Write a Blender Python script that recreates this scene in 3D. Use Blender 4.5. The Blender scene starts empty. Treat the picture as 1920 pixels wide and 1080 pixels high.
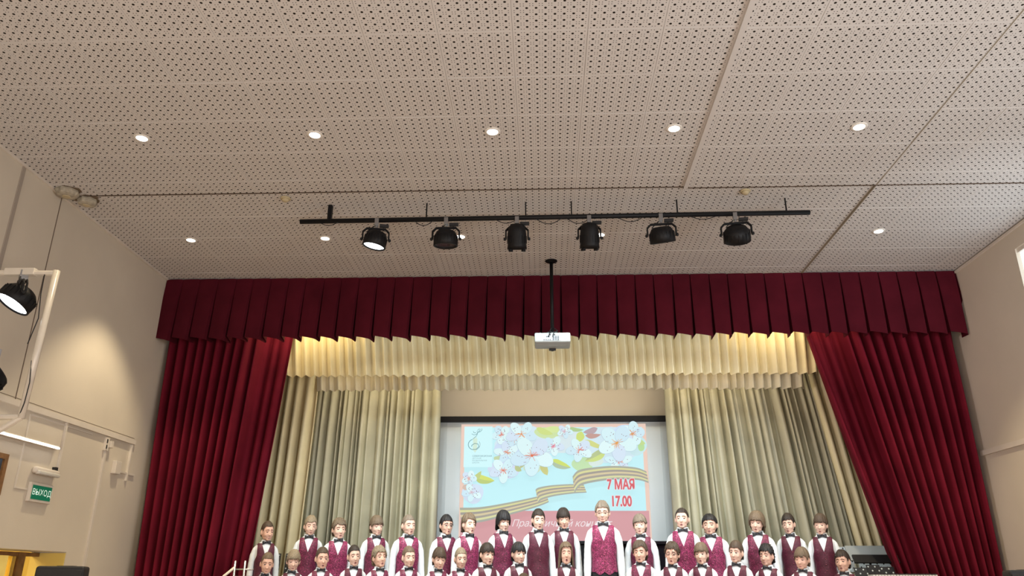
import bpy, bmesh, math, random
import numpy as np
from mathutils import Matrix, Vector
random.seed(7); rng = np.random.default_rng(7)
S = bpy.context.scene
C = S.collection
PI = math.pi

# ------------------------------------------------------------------ camera, view, world, lights
cam = bpy.data.cameras.new('camera'); camo = bpy.data.objects.new('camera', cam); C.objects.link(camo)
cam.sensor_width = 36.0; cam.lens = 1458.5 / 1920 * 36; cam.clip_end = 100
yaw, pit, rol = .04076, .35915, .00393
f = Vector((-math.sin(yaw) * math.cos(pit), math.cos(yaw) * math.cos(pit), math.sin(pit)))
r = Vector((math.cos(yaw), math.sin(yaw), 0)); u = r.cross(f)
r2 = math.cos(rol) * r + math.sin(rol) * u; u2 = -math.sin(rol) * r + math.cos(rol) * u
m = Matrix.Identity(4)
for i in range(3):
    m[i][0] = r2[i]; m[i][1] = u2[i]; m[i][2] = -f[i]
m.translation = (0, 0, 1.7); camo.matrix_world = m
S.camera = camo
S.view_settings.view_transform = 'Standard'; S.view_settings.look = 'None'
S.view_settings.gamma = 1; S.view_settings.use_curve_mapping = False
S.view_settings.exposure = 0.0
S.cycles.max_bounces = 6; S.cycles.diffuse_bounces = 4; S.cycles.glossy_bounces = 2
S.cycles.transmission_bounces = 3; S.cycles.sample_clamp_indirect = 4; S.cycles.use_denoising = True
w = bpy.data.worlds.new('world'); S.world = w; w.use_nodes = True
w.node_tree.nodes['Background'].inputs[0].default_value = (.62, .80, 1, 1)
w.node_tree.nodes['Background'].inputs[1].default_value = 1.6

def aim(o, to):
    o.rotation_euler = (Vector(to) - o.location).to_track_quat('-Z', 'Y').to_euler()
def area(name, loc, to, sx, sy, power, col):
    l = bpy.data.lights.new(name, 'AREA'); l.shape = 'RECTANGLE'; l.size = sx; l.size_y = sy
    l.energy = power; l.color = col
    o = bpy.data.objects.new(name, l); C.objects.link(o); o.location = loc; aim(o, to); return o
def spot(name, loc, to, power, col, ang, blend=.4, size=.05):
    l = bpy.data.lights.new(name, 'SPOT'); l.energy = power; l.color = col
    l.spot_size = math.radians(ang); l.spot_blend = blend; l.shadow_soft_size = size
    o = bpy.data.objects.new(name, l); C.objects.link(o); o.location = loc; aim(o, to); return o
WARM = (1, .83, .56); COOL = (.80, .93, 1.0); NEUT = (1, .93, .84)
# added fill lights for the hall
area('hall_bounce_fill', (0, -1.6, .9), (0, 4.6, 5.2), 8.5, 2.4, 330, (1, .92, .86))  # added up-facing area light standing in for floor bounce
area('hall_side_fill', (4.85, 2.2, 2.8), (-2, 6.5, 5.0), 2.8, 1.8, 200, (.86, .93, 1))  # added cool fill from the right, no window is built there
spot('added_ceiling_spot', (4.75, 4.9, 3.7), (3.9, 8.0, 5.2), 75, (.86, .93, 1), 75, 1, .15)  # added spot brightening the right ceiling, no lamp fitted there
spot('added_ceiling_spot', (4.75, 3.4, 3.7), (2.4, 7.6, 5.2), 70, (.86, .93, 1), 75, 1, .15)  # second added ceiling spot, likewise without a lamp
# stage lighting bars above the stage, behind the valances
area('stage_bar_light', (0, 9.14, 4.85), (0, 10.9, 2.2), 4.6, .12, 9, COOL)
for sx in (-3.0, 3.0):
    area('stage_bar_warm_light', (sx, 9.16, 4.85), (sx * 1.1, 10.2, 2.6), 1.4, .12, 9, (1, .84, .48))
    area('second_bar_warm_light', (sx * .8, 9.62, 4.9), (sx * .85, 9.95, 3.6), 1.6, .08, 9, (1, .84, .50))
area('second_bar_light', (0, 9.62, 4.9), (0, 9.95, 3.6), 2.6, .08, 11, (.86, .96, 1))
area('stage_rear_bar_light', (0, 10.15, 4.75), (0, 11.3, 2.6), 5.6, .12, 34, (1, .90, .66))
PARX = [(-1.645, 1, 14), (-.956, 1, 8), (-.247, 1, 0), (.456, 1, 0), (1.162, 1, -6), (1.877, 1, -10)]
for i, (px, on, tl) in enumerate(PARX):
    spot('par_beam', (px, 7.02, 4.74), (px * 1.1, 9.6, 2.3), 210, COOL, 72, .8, .08)
spot('side_par_or_fill_beam', (-4.02, 5.62, 3.6), (-.4, 9.2, 2.0), 190, COOL, 60, .8, .06)
spot('side_par_or_fill_beam', (-4.15, 5.62, 2.95), (3.9, 9.1, 3.0), 420, (1, .86, .92), 42, .9, .06)
spot('side_par_or_fill_beam', (4.4, 5.4, 3.9), (.6, 9.1, 2.2), 190, (.9, .95, 1), 60, .8, .06)  # added beam from the right
spot('side_par_or_fill_beam', (4.4, 5.4, 3.4), (-3.9, 9.1, 3.0), 60, (1, .84, .82), 40, .9, .06)  # added right-hand beam onto the left curtain, without a fixture

# ------------------------------------------------------------------ helpers
MATS = {}
def nd(nt, t, **k):
    n = nt.nodes.new(t)
    for a, b in k.items(): setattr(n, a, b)
    return n
def mat(name, col, rough=.6, var=.0, scale=8, bump=0, bscale=60, metal=0, sheen=0, emit=None, es=1, spec=.4):
    if name in MATS: return MATS[name]
    M = bpy.data.materials.new(name); M.use_nodes = True; MATS[name] = M
    nt = M.node_tree; b = nt.nodes['Principled BSDF']
    b.inputs['Base Color'].default_value = (*col, 1); b.inputs['Roughness'].default_value = rough
    b.inputs['Metallic'].default_value = metal; b.inputs['Specular IOR Level'].default_value = spec
    if sheen: b.inputs['Sheen Weight'].default_value = sheen; b.inputs['Sheen Tint'].default_value = (*[min(1, c * 2.5 + .1) for c in col], 1)
    if emit: b.inputs['Emission Color'].default_value = (*emit, 1); b.inputs['Emission Strength'].default_value = es
    tc = nd(nt, 'ShaderNodeTexCoord')
    if var:
        n = nd(nt, 'ShaderNodeTexNoise'); n.inputs['Scale'].default_value = scale; n.inputs['Detail'].default_value = 5
        nt.links.new(tc.outputs['Object'], n.inputs['Vector'])
        cr = nd(nt, 'ShaderNodeValToRGB')
        cr.color_ramp.elements[0].position = .3; cr.color_ramp.elements[1].position = .7
        cr.color_ramp.elements[0].color = (*[c * (1 - var) for c in col], 1)
        cr.color_ramp.elements[1].color = (*[min(1, c * (1 + var)) for c in col], 1)
        nt.links.new(n.outputs['Fac'], cr.inputs['Fac']); nt.links.new(cr.outputs['Color'], b.inputs['Base Color'])
    if bump:
        n = nd(nt, 'ShaderNodeTexNoise'); n.inputs['Scale'].default_value = bscale
        nt.links.new(tc.outputs['Object'], n.inputs['Vector'])
        bp = nd(nt, 'ShaderNodeBump'); bp.inputs['Strength'].default_value = bump; bp.inputs['Distance'].default_value = .01
        nt.links.new(n.outputs['Fac'], bp.inputs['Height']); nt.links.new(bp.outputs['Normal'], b.inputs['Normal'])
    return M

class MB:
    """collects geometry for one mesh"""
    def __init__(s): s.v = []; s.f = []; s.m = []; s.cm = 0
    def add(s, vs, fs, mi=None):
        o = len(s.v); s.v += [tuple(p) for p in vs]; s.f += [tuple(i + o for i in q) for q in fs]
        s.m += [s.cm if mi is None else mi] * len(fs); return s
    def box(s, x0, x1, y0, y1, z0, z1, M=None, bev=0):
        vs = [(x, y, z) for x in (x0, x1) for y in (y0, y1) for z in (z0, z1)]
        fs = [(0, 1, 3, 2), (4, 6, 7, 5), (0, 4, 5, 1), (2, 3, 7, 6), (0, 2, 6, 4), (1, 5, 7, 3)]
        if bev:
            bm = bmesh.new()
            bv = [bm.verts.new(p) for p in vs]
            for q in fs: bm.faces.new([bv[i] for i in q])
            bmesh.ops.bevel(bm, geom=bm.edges[:], offset=bev, segments=2, profile=.6, affect='EDGES')
            bm.verts.index_update()
            vs = [tuple(q.co) for q in bm.verts]; fs = [tuple(q.index for q in fc.verts) for fc in bm.faces]; bm.free()
        if M is not None: vs = [tuple(M @ Vector(p)) for p in vs]
        return s.add(vs, fs)
    def tube(s, pts, rad, n=10, cap=True):
        pts = [Vector(p) for p in pts]; k = len(pts)
        rad = list(rad) if hasattr(rad, '__len__') else [rad] * k
        vs = []; ref = None
        for i, p in enumerate(pts):
            t = (pts[min(i + 1, k - 1)] - pts[max(i - 1, 0)]).normalized()
            if ref is None: ref = Vector((0, 0, 1)) if abs(t.z) < .9 else Vector((0, 1, 0))
            a = t.cross(ref).normalized(); b = a.cross(t); ref = b
            for j in range(n):
                th = 2 * PI * j / n; vs.append(p + rad[i] * (a * math.cos(th) + b * math.sin(th)))
        fs = [(i * n + j, i * n + (j + 1) % n, (i + 1) * n + (j + 1) % n, (i + 1) * n + j) for i in range(k - 1) for j in range(n)]
        if cap: fs += [tuple(range(n))[::-1], tuple((k - 1) * n + j for j in range(n))]
        return s.add(vs, fs)
    def lathe(s, prof, n=20, M=None, cap=True):
        vs = [(q * math.cos(2 * PI * j / n), q * math.sin(2 * PI * j / n), z) for q, z in prof for j in range(n)]
        k = len(prof)
        fs = [(i * n + j, i * n + (j + 1) % n, (i + 1) * n + (j + 1) % n, (i + 1) * n + j) for i in range(k - 1) for j in range(n)]
        if cap: fs += [tuple(range(n))[::-1], tuple((k - 1) * n + j for j in range(n))]
        if M is not None: vs = [tuple(M @ Vector(p)) for p in vs]
        return s.add(vs, fs)
    def ell(s, c, rd, n=14, k=9, M=None):
        vs = [(0, 0, -1)] + [(math.cos(2 * PI * j / n) * math.sin(PI * i / k), math.sin(2 * PI * j / n) * math.sin(PI * i / k), -math.cos(PI * i / k)) for i in range(1, k) for j in range(n)] + [(0, 0, 1)]
        fs = [(0, 1 + (j + 1) % n, 1 + j) for j in range(n)]
        fs += [(1 + i * n + j, 1 + i * n + (j + 1) % n, 1 + (i + 1) * n + (j + 1) % n, 1 + (i + 1) * n + j) for i in range(k - 2) for j in range(n)]
        L = len(vs) - 1; fs += [(L, 1 + (k - 2) * n + j, 1 + (k - 2) * n + (j + 1) % n) for j in range(n)]
        vs = [Vector((p[0] * rd[0], p[1] * rd[1], p[2] * rd[2])) for p in vs]
        if M is not None: vs = [M @ p for p in vs]
        return s.add([p + Vector(c) for p in vs], fs)
    def grid(s, P, closed=False, mi=None):
        """P[i][j] rows of points"""
        k = len(P); n = len(P[0]); vs = [p for row in P for p in row]
        J = n if closed else n - 1
        return s.add(vs, [(i * n + j, i * n + (j + 1) % n, (i + 1) * n + (j + 1) % n, (i + 1) * n + j) for i in range(k - 1) for j in range(J)], mi)
    def mesh(s, name, mats, smooth=False):
        me = bpy.data.meshes.new(name); me.from_pydata(s.v, [], s.f)
        if not isinstance(mats, (list, tuple)): mats = [mats]
        for q in mats: me.materials.append(q)
        if len(mats) > 1: me.polygons.foreach_set('material_index', s.m)
        if smooth: me.polygons.foreach_set('use_smooth', [True] * len(s.f))
        me.update(); return me
    def build(s, name, mats, parent=None, smooth=False, **k):
        return link(name, s.mesh(name, mats, smooth), parent, **k)
def link(name, me, parent=None, loc=None, **k):
    o = bpy.data.objects.new(name, me); C.objects.link(o); o.parent = parent
    if loc: o.location = loc
    for a, b in k.items(): o[a] = b
    return o
def thing(name, label, cat, loc=(0, 0, 0), rz=0, group=None):
    o = bpy.data.objects.new(name, None); C.objects.link(o); o.location = loc; o.rotation_euler = (0, 0, rz)
    o['label'] = label; o['category'] = cat; o.empty_display_size = .1
    if group: o['group'] = group
    return o
def struct(name, mb, m, parent=None, smooth=False):
    o = mb.build(name, m, parent, smooth)
    o['kind'] = 'structure'
    return o
def bevel(o, wd=.005, seg=2):
    b = o.modifiers.new('bevel', 'BEVEL'); b.width = wd; b.segments = seg; b.limit_method = 'ANGLE'; return o

# ------------------------------------------------------------------ materials of the setting
def perforated(name, col):
    """off-white acoustic board: 8 x 8 large holes per 512 mm tile, 2 x 2 pin holes in between"""
    M = bpy.data.materials.new(name); M.use_nodes = True; nt = M.node_tree; b = nt.nodes['Principled BSDF']
    b.inputs['Roughness'].default_value = .85; b.inputs['Specular IOR Level'].default_value = .1
    tc = nd(nt, 'ShaderNodeTexCoord'); sp = nd(nt, 'ShaderNodeSeparateXYZ'); nt.links.new(tc.outputs['Object'], sp.inputs[0])
    def mt(op, a, bb=None, c=None):
        n = nd(nt, 'ShaderNodeMath', operation=op)
        for i, q in enumerate((a, bb, c)):
            if q is None: continue
            if isinstance(q, (int, float)): n.inputs[i].default_value = q
            else: nt.links.new(q, n.inputs[i])
        return n.outputs[0]
    T = .512; p = .0618
    def uv(ax): return mt('DIVIDE', mt('SUBTRACT', mt('FLOORED_MODULO', sp.outputs[ax], T), .0088), p)
    U, V = uv(0), uv(1)
    def dist(a, c): return mt('SQRT', mt('ADD', mt('MULTIPLY', a, a), mt('MULTIPLY', c, c)))
    bx = mt('SUBTRACT', mt('FRACT', U), .5); by = mt('SUBTRACT', mt('FRACT', V), .5)
    big = mt('LESS_THAN', dist(bx, by), .150)
    inside = mt('MULTIPLY', mt('MULTIPLY', mt('GREATER_THAN', U, 0), mt('LESS_THAN', U, 8)), mt('MULTIPLY', mt('GREATER_THAN', V, 0), mt('LESS_THAN', V, 8)))
    big = mt('MULTIPLY', big, inside)
    def sm(Q): return mt('SUBTRACT', mt('ABSOLUTE', mt('SUBTRACT', mt('FRACT', mt('ADD', Q, .5)), .5)), .16)
    small = mt('LESS_THAN', dist(sm(U), sm(V)), .060)
    hole = mt('MAXIMUM', big, mt('MULTIPLY', mt('MULTIPLY', small, inside), .85))
    n = nd(nt, 'ShaderNodeTexNoise'); n.inputs['Scale'].default_value = .9; n.inputs['Detail'].default_value = 6
    nt.links.new(tc.outputs['Object'], n.inputs['Vector'])
    cr = nd(nt, 'ShaderNodeValToRGB'); cr.color_ramp.elements[0].position = .25; cr.color_ramp.elements[1].position = .8
    cr.color_ramp.elements[0].color = (*[c * .88 for c in col], 1); cr.color_ramp.elements[1].color = (*[min(1, c * 1.08) for c in col], 1)
    nt.links.new(n.outputs['Fac'], cr.inputs['Fac'])
    mx = nd(nt, 'ShaderNodeMix', data_type='RGBA'); nt.links.new(hole, mx.inputs[0]); nt.links.new(cr.outputs[0], mx.inputs[6])
    mx.inputs[7].default_value = (.018, .014, .01, 1)
    nt.links.new(mx.outputs[2], b.inputs['Base Color'])
    bp = nd(nt, 'ShaderNodeBump'); bp.inputs['Strength'].default_value = .4; bp.inputs['Distance'].default_value = .004; bp.invert = True
    nt.links.new(hole, bp.inputs['Height']); nt.links.new(bp.outputs['Normal'], b.inputs['Normal'])
    return M
m_tile = perforated('perforated_board', (.64, .615, .59))
m_grout = mat('ceiling_joint', (.46, .42, .38), .9)
m_wall = mat('wall_paint', (.62, .555, .455), .75, .05, 1.2, .05, 90)
m_trim = mat('trim_white', (.66, .60, .52), .5, .05, 5)
m_floor = mat('parquet', (.30, .19, .11), .35, .25, 5)
m_stage = mat('stage_boards', (.22, .14, .08), .45, .25, 6)
m_back = mat('stage_back_wall', (.58, .50, .40), .8, .05, 1)
m_ylw = mat('foyer_paint', (.72, .56, .16), .6, .05, 2)
m_wood = mat('brown_wood', (.22, .11, .04), .35, .3, 14)
m_black = mat('black_metal', (.006, .006, .007), .5, .2, 30, spec=.25)
m_rubber = mat('black_plastic', (.02, .02, .022), .6)
m_whitem = mat('white_painted_steel', (.72, .66, .56), .28, .06, 9, spec=.7)
m_lamp = mat('lamp_glow', (.9, .9, .85), .5, emit=(1, .96, .88), es=14)
m_lampc = mat('led_glow', (.9, .95, 1), .5, emit=(.88, .95, 1), es=9)
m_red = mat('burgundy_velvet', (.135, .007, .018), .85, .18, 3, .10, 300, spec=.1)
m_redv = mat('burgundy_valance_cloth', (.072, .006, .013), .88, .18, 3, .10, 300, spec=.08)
m_crm = mat('cream_satin', (.70, .60, .37), .5, .08, 3, .10, 200)
m_crm2 = mat('pale_cream_satin', (.66, .60, .45), .5, .08, 3, .10, 200)
m_olive = mat('sage_cream_cloth', (.50, .46, .32), .55, .10, 3, .10, 200)

CZ = 5.2; XL = -4.67; XR = 4.965; YB = 11.35
# ------------------------------------------------------------------ the hall shell
struct('floor', MB().box(XL - 2.6, XR + .3, -7.3, 7.5, -.2, 0), m_floor)
ce = struct('ceiling', MB().box(XL - .3, XR + .3, -7.3, YB + .2, CZ + .012, CZ + .25), m_grout)
# rear part of the ceiling above and behind the camera, beyond the counted tiles
o = MB().box(XL, XR, -7.1, 3.30, CZ, CZ + .014).build('perforated_field', m_tile, ce); o['kind'] = 'stuff'
cols = [XL, -4.277, -3.765, -3.253, -2.741, -2.229, -1.717, -1.205, -.693, -.181, .331, .843, 1.355,
        1.867, 2.379, 2.891, 3.15, 3.662, 4.174, 4.686, XR]
rows = [3.318, 3.830, 4.342, 4.854, 5.366, 5.878, 6.390, 6.630, 7.142, 7.654, 8.166, 8.678, 9.190]
tile_me = {}
for i in range(len(cols) - 1):
    for j in range(len(rows) - 1):
        wd = cols[i + 1] - cols[i]; dp = rows[j + 1] - rows[j]; key = (round(wd, 2), round(dp, 2))
        if key not in tile_me:
            g = .0013; t = MB(); a0, a1, b0, b1 = .0008, wd - .0008, .0012, dp - .0012; e = .0010
            t.add([(a0, b0, e), (a1, b0, e), (a1, b1, e), (a0, b1, e), (a0 + e, b0 + e, 0), (a1 - e, b0 + e, 0), (a1 - e, b1 - e, 0), (a0 + e, b1 - e, 0),
                   (a0, b0, .012), (a1, b0, .012), (a1, b1, .012), (a0, b1, .012)],
                  [(7, 6, 5, 4), (0, 1, 5, 4), (1, 2, 6, 5), (2, 3, 7, 6), (3, 0, 4, 7), (8, 9, 1, 0), (9, 10, 2, 1), (10, 11, 3, 2), (11, 8, 0, 3)])
            me = t.mesh('ceiling_tile', m_tile)
            tile_me[key] = me
        z = CZ + random.uniform(-.0012, .0012)
        if cols[i] >= 1.35 and rows[j] < 6.6: z -= .016          # the boards right of the joint sit lower
        link('ceiling_tile', tile_me[key], ce, (cols[i], rows[j], z))
struct('trim_1', MB().box(1.352, 1.392, -7.1, 6.63, CZ - .024, CZ + .001), mat('joint_strip', (.60, .575, .55), .7), ce)
struct('trim_2', MB().box(XL, 1.35, 6.622, 6.636, CZ - .006, CZ), mat('dark_joint', (.10, .07, .05), .9), ce)
struct('trim_3', MB().box(1.35, XR, 6.618, 6.630, CZ - .021, CZ), MATS['dark_joint'], ce)
struct('trim_4', MB().box(3.144, 3.154, -7.1, 9.1, CZ - .018, CZ), mat('groove', (.26, .22, .16), .9), ce)

# left wall with the foyer opening (z < 1.94, y 5.3..7.85)
lw = MB()
lw.box(XL - .35, XL, -7.3, 5.3, 0, CZ + .1); lw.box(XL - .35, XL, 7.85, YB + .2, 0, CZ + .1); lw.box(XL - .35, XL, 5.3, 7.85, 1.94, CZ + .1)
lwo = struct('wall_left', lw, m_wall)
rw = MB()   # right wall with a high window, y 6.2..7.7, z 3.5..4.97
rw.box(XR, XR + .35, -7.3, 6.2, 0, CZ + .1); rw.box(XR, XR + .35, 7.7, YB + .2, 0, CZ + .1)
rw.box(XR, XR + .35, 6.2, 7.7, 0, 3.5); rw.box(XR, XR + .35, 6.2, 7.7, 4.97, CZ + .1)
rwo = struct('wall_right', rw, m_wall)
struct('wall_back', MB().box(XL - .35, XR + .35, YB, YB + .2, 0, CZ + .1), m_back)
struct('wall_rear', MB().box(XL - 2.6, XR + .35, -7.3, -7.1, 0, CZ + .1), m_wall)
# ceiling coves where wall meets ceiling
struct('trim_5', MB().box(XL, XL + .022, -7.1, 9.2, CZ - .022, CZ), m_trim)
struct('trim_6', MB().box(XR - .022, XR, -7.1, 9.2, CZ - .04, CZ - .016), m_trim)
# panel joints on the left wall
gm = mat('wall_seam', (.16, .12, .09), .9); gs = mat('cover_strip', (.36, .31, .26), .5)
struct('trim_7', MB().box(XL, XL + .012, 6.005, 6.045, 3.2, CZ - .02), gs)
struct('trim_8', MB().box(XL, XL + .003, 6.612, 6.622, 3.14, CZ - .02), gm)
struct('trim_9', MB().box(XL, XL + .03, 5.6, 8.75, 3.125, 3.175), m_trim)
struct('trim_10', MB().box(XL, XL + .002, 5.6, 8.75, 3.195, 3.200), gm)
struct('trim_11', MB().box(XL, XL + .02, 8.17, 8.20, .5, 3.1), m_trim)
mo = MB(); mo.box(XL, XL + .008, 6.86, 6.875, 2.46, 3.10); mo.box(XL, XL + .008, 6.875, 7.9, 3.09, 3.105); mo.box(XL, XL + .008, 6.86, 7.35, 2.445, 2.46)
struct('trim_12', mo, m_trim)
struct('trim_13', MB().box(XR - .03, XR, 6.0, 9.1, 3.03, 3.085), m_trim)
# window
wn = struct('window_1', MB().box(XR + .045, XR + .06, 6.2, 7.7, 3.5, 4.97), mat('frosted_pane', (.8, .9, 1), .5, emit=(.80, .92, 1), es=1.6))
wf = MB()
for a in (6.2, 6.93): wf.box(XR + .02, XR + .045, a, a + .04, 3.5, 4.93)
wf.box(XR + .02, XR + .045, 6.2, 7.7, 4.93, 4.97); wf.build('window_frame', m_trim, wn)

# foyer behind the left opening
fy = MB(); fy.box(XL - 2.4, XL - 2.3, 4.6, 8.6, 0, 2.7); fy.box(XL - 2.4, XL - .35, 8.5, 8.6, 0, 2.7); fy.box(XL - 2.4, XL - .35, 4.6, 4.7, 0, 2.7); fy.box(XL - 2.4, XL - .35, 4.6, 8.6, 2.6, 2.7)
struct('wall_foyer', fy, m_ylw)
area('foyer_ceiling_light', (XL - 1.3, 6.4, 2.55), (XL - 1.3, 6.4, 0), 1.2, .4, 60, (1, .82, .45))
dr = struct('door_1', MB().box(XL - .33, XL - .25, 7.52, 7.62, 0, 1.93).box(XL - .33, XL - .25, 5.3, 5.4, 0, 1.93).box(XL - .325, XL - .255, 5.41, 7.51, 1.895, 1.929).box(XL - .325, XL - .255, 7.63, 7.836, 1.895, 1.929), m_wood)
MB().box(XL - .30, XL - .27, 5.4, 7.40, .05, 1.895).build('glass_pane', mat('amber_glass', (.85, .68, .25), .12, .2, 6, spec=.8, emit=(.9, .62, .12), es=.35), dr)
MB().box(XL - .34, XL - .25, 7.43, 7.48, 0, 1.89).build('highlight_strip', mat('golden_highlight', (.85, .65, .2), .25, metal=.8), dr)  # golden strip put in as the bright highlight on the wooden post
MB().tube([(XL - .262, 7.12 + .16 * math.cos(t) + .04 * math.sin(3 * t), 1.70 + .11 * math.sin(t)) for t in np.linspace(-.5, 3.6, 26)], .007, 6).build('etched_scroll', mat('scroll_metal', (.25, .17, .05), .4), dr)
struct('trim_15', MB().box(XL - .345, XL - .002, 7.838, 7.848, 0, 1.93), m_ylw)

# stage platform and choir steps
st = struct('stage_floor', MB().box(XL, XR, 7.5, YB, 0, .5), m_stage)
ris = thing('choir_riser', 'dark wooden choir riser with two steps under the back rows', 'riser', (0, 0, .5))
MB().box(-3.3, 3.3, 8.28, 9.35, 0, .16).build('lower_step', m_stage, ris)
MB().box(-3.3, 3.3, 8.77, 9.35, .16, .38).build('upper_step', m_stage, ris)

# ------------------------------------------------------------------ downlights
m_ring = mat('downlight_ring', (.75, .72, .66), .4)
DL = [(x, 5.6, 'front') for x in (-3.374, -1.892, -.396, 1.107, 2.608)] + [(x, 7.70, 'second') for x in (-3.86, -2.365, -.877, .638, 2.14, 3.596)]
names = {(-3.374): 'leftmost of the large round recessed ceiling downlights in the nearer row',
         (-1.892): 'second round ceiling downlight from the left in the nearer row',
         (-.396): 'middle round ceiling downlight of the nearer row, above the lighting bar',
         (1.107): 'nearer-row ceiling downlight just left of the raised joint strip',
         (2.608): 'rightmost ceiling downlight of the nearer row, right of the joint strip',
         (-3.86): 'small far ceiling downlight closest to the left wall',
         (-2.365): 'far-row ceiling downlight left of the first hanging spotlight',
         (-.877): 'far-row ceiling downlight peeping beside the second hanging spotlight',
         .638: 'far-row ceiling downlight mostly hidden by the fourth hanging spotlight',
         2.14: 'far-row ceiling downlight hidden behind the last hanging spotlight',
         3.596: 'lone far-row ceiling downlight right of the lighting bar'}
ringm = MB().lathe([(.046, -.004), (.062, -.004), (.066, 0), (.066, .010), (.046, .010), (.046, -.004)], 24, cap=False).mesh('ring', m_ring, True)
lensm = MB().lathe([(.047, .001), (.047, .006)], 24).mesh('lamp_lens', m_lamp)
for x, y, rw_ in DL:
    zz = CZ - (.018 if (x > 1.36 and y < 6.6) else .002)
    t = thing('ceiling_downlight', names[x], 'ceiling light', (x, y, zz - .002), group='recessed downlights, ' + rw_ + ' row')
    link('trim_ring', ringm, t); link('lamp_lens', lensm, t)
    spot('downlight_beam', (x, y, zz - .03), (x, y, 0), 70 if y < 6 else 200, WARM, 86, .5, .06)
for x in (-3.374, -1.892, -.396, 1.107, 2.608):
    for y in (3.3 - 1.6, -1.2, -4.0):
        spot('downlight_beam', (x, y, CZ - .03), (x, y, 0), 55, WARM, 110, .3, .05)

# smoke detectors and the corner sensor pair
def detector(x, y, label):
    t = thing('smoke_detector', label, 'smoke detector', (x, y, CZ - .002 if x < 1.3 else CZ - .002))
    MB().lathe([(.045, 0), (.05, -.006), (.048, -.016)], 20).build('base', mat('aged_plastic', (.50, .42, .26), .5), t, True)
    MB().lathe([(.036, -.016), (.034, -.03), (.022, -.042), (.004, -.045)], 20).build('sensor_head', MATS['aged_plastic'], t, True)
detector(-2.497, 6.73, 'yellowed round smoke detector on the ceiling above the left end of the lighting bar')
detector(1.955, 6.72, 'stained round smoke detector on the ceiling above the right end of the lighting bar')
def sensor(x, y, label, sc=1):
    sc *= 1.25
    t = thing('corner_sensor', label, 'sensor', (x, y, CZ - .002), group='sensors in the left ceiling corner')
    MB().lathe([(.085 * sc, 0), (.088 * sc, -.02), (.075 * sc, -.05), (.05 * sc, -.06)], 8).build('housing', mat('grey_plastic', (.40, .36, .28), .6, .3, 20), t)
    MB().add([(.13 * (1 + .25 * math.sin(3 * a + x * 9) + .12 * math.sin(7 * a)) * math.cos(a), .10 * (1 + .2 * math.sin(4 * a)) * math.sin(a), -.001) for a in [2 * PI * k / 30 for k in range(30)]], [tuple(range(30))[::-1]]).build('soot_stain', mat('soot_stain', (.16, .12, .08), .95, .4, 20), t)
    MB().lathe([(.03 * sc, -.06), (.028 * sc, -.066)], 10).build('cover', MATS['aged_plastic'], t)
    MB().box(-.02, .02, .06 * sc, .085 * sc, -.045, -.012).build('cable_boss', MATS['grey_plastic'], t)
sensor(-4.56, 6.52, 'grimy octagonal grey sensor in the left ceiling corner, nearer one')
sensor(-4.47, 6.71, 'smaller grimy octagonal sensor just behind the nearer one at the left wall', .85)

# ------------------------------------------------------------------ lighting bar and spotlights
bar = thing('lighting_bar', 'long black pipe hung below the ceiling carrying six stage spotlights', 'lighting bar', (0, 6.9, 5.03))
MB().tube([(-2.385, 0, -.012), (2.60, 0, .012)], .024, 12).build('pipe', m_black, bar, True)
rodm = MB().box(-.006, .006, -.006, .006, .02, .17).mesh('hanger_rod', m_black)
for x in (-2.10, -1.13, -.15, .30, 1.33, 2.38): link('hanger_rod', rodm, bar, (x, 0, 0))
MB().box(-.02, .02, -.02, .02, .015, .17).build('hanger_bracket', m_black, bar, loc=(-2.10, .02, 0))
for i, x in enumerate((-2.2, -1.25, -.45, -.05, .25, .75, 1.45)):
    L = random.uniform(.18, .3); dpt = random.uniform(.03, .06)
    MB().tube([(x + L * k / 12, -.01, -.02 - dpt * math.sin(PI * k / 12)) for k in range(13)], .004, 6).build('cable_loop', m_rubber, bar, True)

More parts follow.
